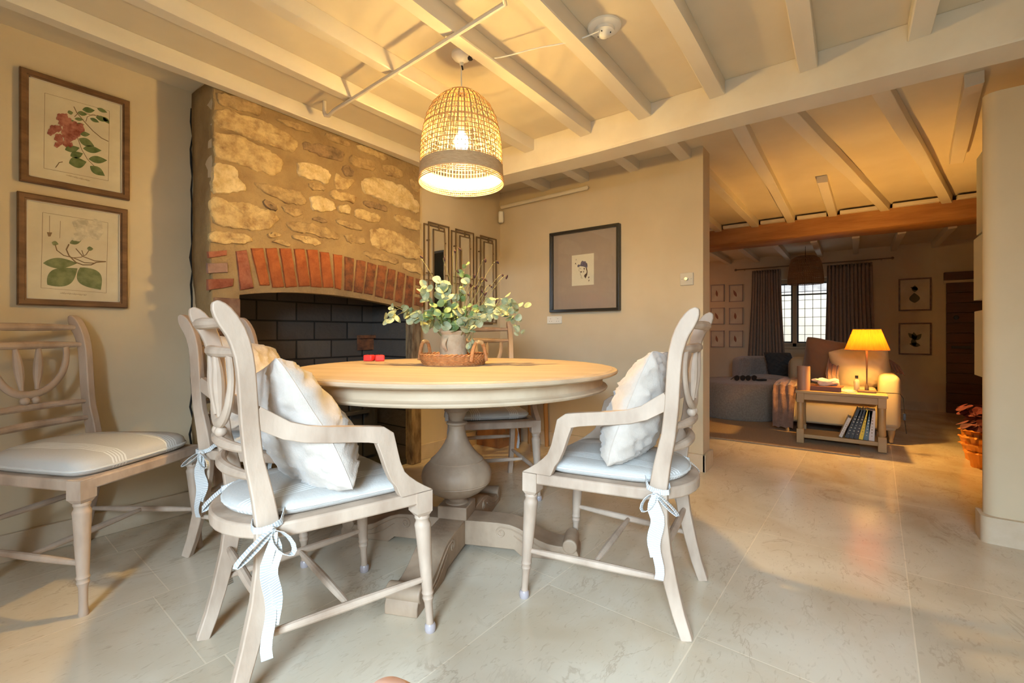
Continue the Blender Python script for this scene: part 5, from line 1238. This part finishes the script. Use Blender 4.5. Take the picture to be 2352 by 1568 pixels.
b=MB(); b.tube([(.03,.06,.03),(.02,.10,.04),(.0,.115,.045),(-.01,.095,.05),(.0,.06,.045)],.009,8); build('loop_end',b,M['linen'],kn)
for i,(dx,dy,a,lab) in enumerate(((4.555,.035,.5,'open cream notebook lying on the side table beside the bottle'),(4.60,.035,-.35,'folded cream card lying on the side table behind the notebook'))):
    b=MB(); b.bb(-.05,.05,-.035,.035,0,.006 if i==0 else .004); o=build('cream_notebook' if i==0 else 'cream_card',b,M['card'],None,bevel=.001,sharp=0); o.location=(dx,dy,hh+.0006+i*.0065); o.rotation_euler=(0,0,a); tag(o,lab,'notebook' if i==0 else 'card')
t=thing('small_bottle','small pale bottle with a dark cap beside the table lamp','bottle',(4.68,-.02,hh+.0005))
b=MB(); b.lathe([(.001,0),(.018,0),(.019,.004),(.019,.085),(.014,.095),(.009,.100),(.009,.108),(.001,.108)],20); build('bottle_body',b,mat('frosted_glass',(.70,.62,.42),.2,trans=.3),t)
b=MB(); b.lathe([(.001,.107),(.011,.107),(.011,.128),(.001,.128)],16); build('cap',b,M['black'],t)
# books on the lower shelf
specs=[((.55,.50,.44),.055,'short white paperback leaning at the left end of the lower shelf',.17,.022),((.02,.02,.02),.0,'black book second from left on the lower shelf',.245,.026),((.03,.03,.03),.0,'black book third from left on the lower shelf',.24,.024),((.025,.02,.02),.0,'black book fourth from left, left of the yellow one',.24,.026),((.75,.50,.03),.0,'bright yellow book on the lower shelf',.24,.026),((.10,.16,.19),.0,'blue grey book right of the yellow one',.235,.030),((.62,.52,.46),.0,'pale pinkish book at the right end of the lower shelf',.235,.034)]
yc=.098; tilt=.26
for i,(c_,_,lab,H_,T_) in enumerate(specs):
    tl_=[.36,.33,.28,.24,.19,.12,.03][i]
    bk=thing('book',lab,'book',(TX-td/2+.045,0,.0855),0,'books on the side table shelf')
    bm_=mat('book_cover_%s'%('abcdefg'[i]),c_,.5)
    b=MB(); b.bb(.0,.17,0,.0025,0,H_); b.bb(.0,.17,T_-.0025,T_,0,H_); b.bb(-.002,.002,0,T_,0,H_); build('cover',b,bm_,bk,sharp=0)
    b=MB(); b.bb(.002,.165,.003,T_-.003,.004,H_-.004); build('pages',b,M['paper'],bk,sharp=0)
    b=MB(); cc=M['card'] if sum(c_)<.5 else M['ink']
    for k in range(7): b.bb(-.0026,-.0019,T_*.36,T_*.62,H_*(.15+.1*k),H_*(.15+.1*k)+.006*(1 if k%3 else .5))
    build('spine_marks',b,cc,bk,sharp=0)
    bk.rotation_euler=(tl_,0,0)     # top leans towards +y (left -> right in view leans)
    bk.location=(TX-td/2+.045, yc-T_/math.cos(tl_), .0856); bk.rotation_euler=(tl_,0,0)
    yc-=T_/math.cos(tl_)+.0035+(.012 if i==0 else 0)
# rounded pinkish thing at the bottom edge
lx0,lz0=(888-CX)/F*.62,.62; x_,y_=W(lx0,lz0)
b=MB(); b.lathe([(.001,0),(.055,0),(.058,.1),(.056,.30),(.052,.385),(.042,.418),(.025,.434),(.001,.438)],32); o=build('rounded_post',b,M['lump'],None,sharp=60); o.location=(x_,y_,0); tag(o,'blurred pinkish brown rounded top rising at the bottom edge','post')
# ------------------------------------------------------------------ lights
def area(name,loc,rot,sx_,sy_,e,c):
    l=bpy.data.lights.new(name,'AREA'); l.shape='RECTANGLE'; l.size=sx_; l.size_y=sy_; l.energy=e; l.color=c
    o=bpy.data.objects.new(name,l); COL.objects.link(o); o.location=loc; o.rotation_euler=rot; return o
dl=area('daylight_near',(-3.0,-1.15,2.75),(0,0,0),2.4,3.2,1750,(.60,.81,1))
dl.rotation_euler=(Vector((1.0,.45,-.80))).to_track_quat('-Z','Z').to_euler()
dh=area('house_wall_fill_light',(8.8,.5,3.6),(0,0,0),3,3,120,(1,.97,.90)); dh.rotation_euler=Vector((1,0,-.9)).to_track_quat('-Z','Z').to_euler()  # extra lamp added outside to brighten the house wall behind the window
area('daylight_far',(XW+.32,(wy0+wy1)/2,(wz0+wz1)/2),(0,PI/2,0),wz1-wz0,wy1-wy0,2,(.72,.85,1))
pl_=bpy.data.lights.new('wall_candle_light','POINT'); pl_.energy=3; pl_.color=(1,.45,.18); pl_.shadow_soft_size=.03
o=bpy.data.objects.new('wall_candle_light',pl_); COL.objects.link(o); o.location=(6.6,1.95,1.30)
wld=bpy.data.worlds.new('World'); SC.world=wld; wld.use_nodes=True
bg=wld.node_tree.nodes['Background']; bg.inputs[0].default_value=(.80,.90,1,1); bg.inputs[1].default_value=1.5
# ------------------------------------------------------------------ camera
cam=bpy.data.cameras.new('Camera'); cam.sensor_width=36; cam.sensor_fit='HORIZONTAL'; cam.lens=36*F/2352; cam.clip_start=.02
cam.shift_y=-(784-HY)/2352
co=bpy.data.objects.new('Camera',cam); COL.objects.link(co); co.location=(0,0,HC); co.rotation_euler=(PI/2,0,PSI-PI/2); SC.camera=co
SC.view_settings.view_transform='Standard'; SC.view_settings.look='None'; SC.view_settings.exposure=.06; SC.view_settings.gamma=1
try: SC.view_settings.use_curve_mapping=False
except Exception: pass
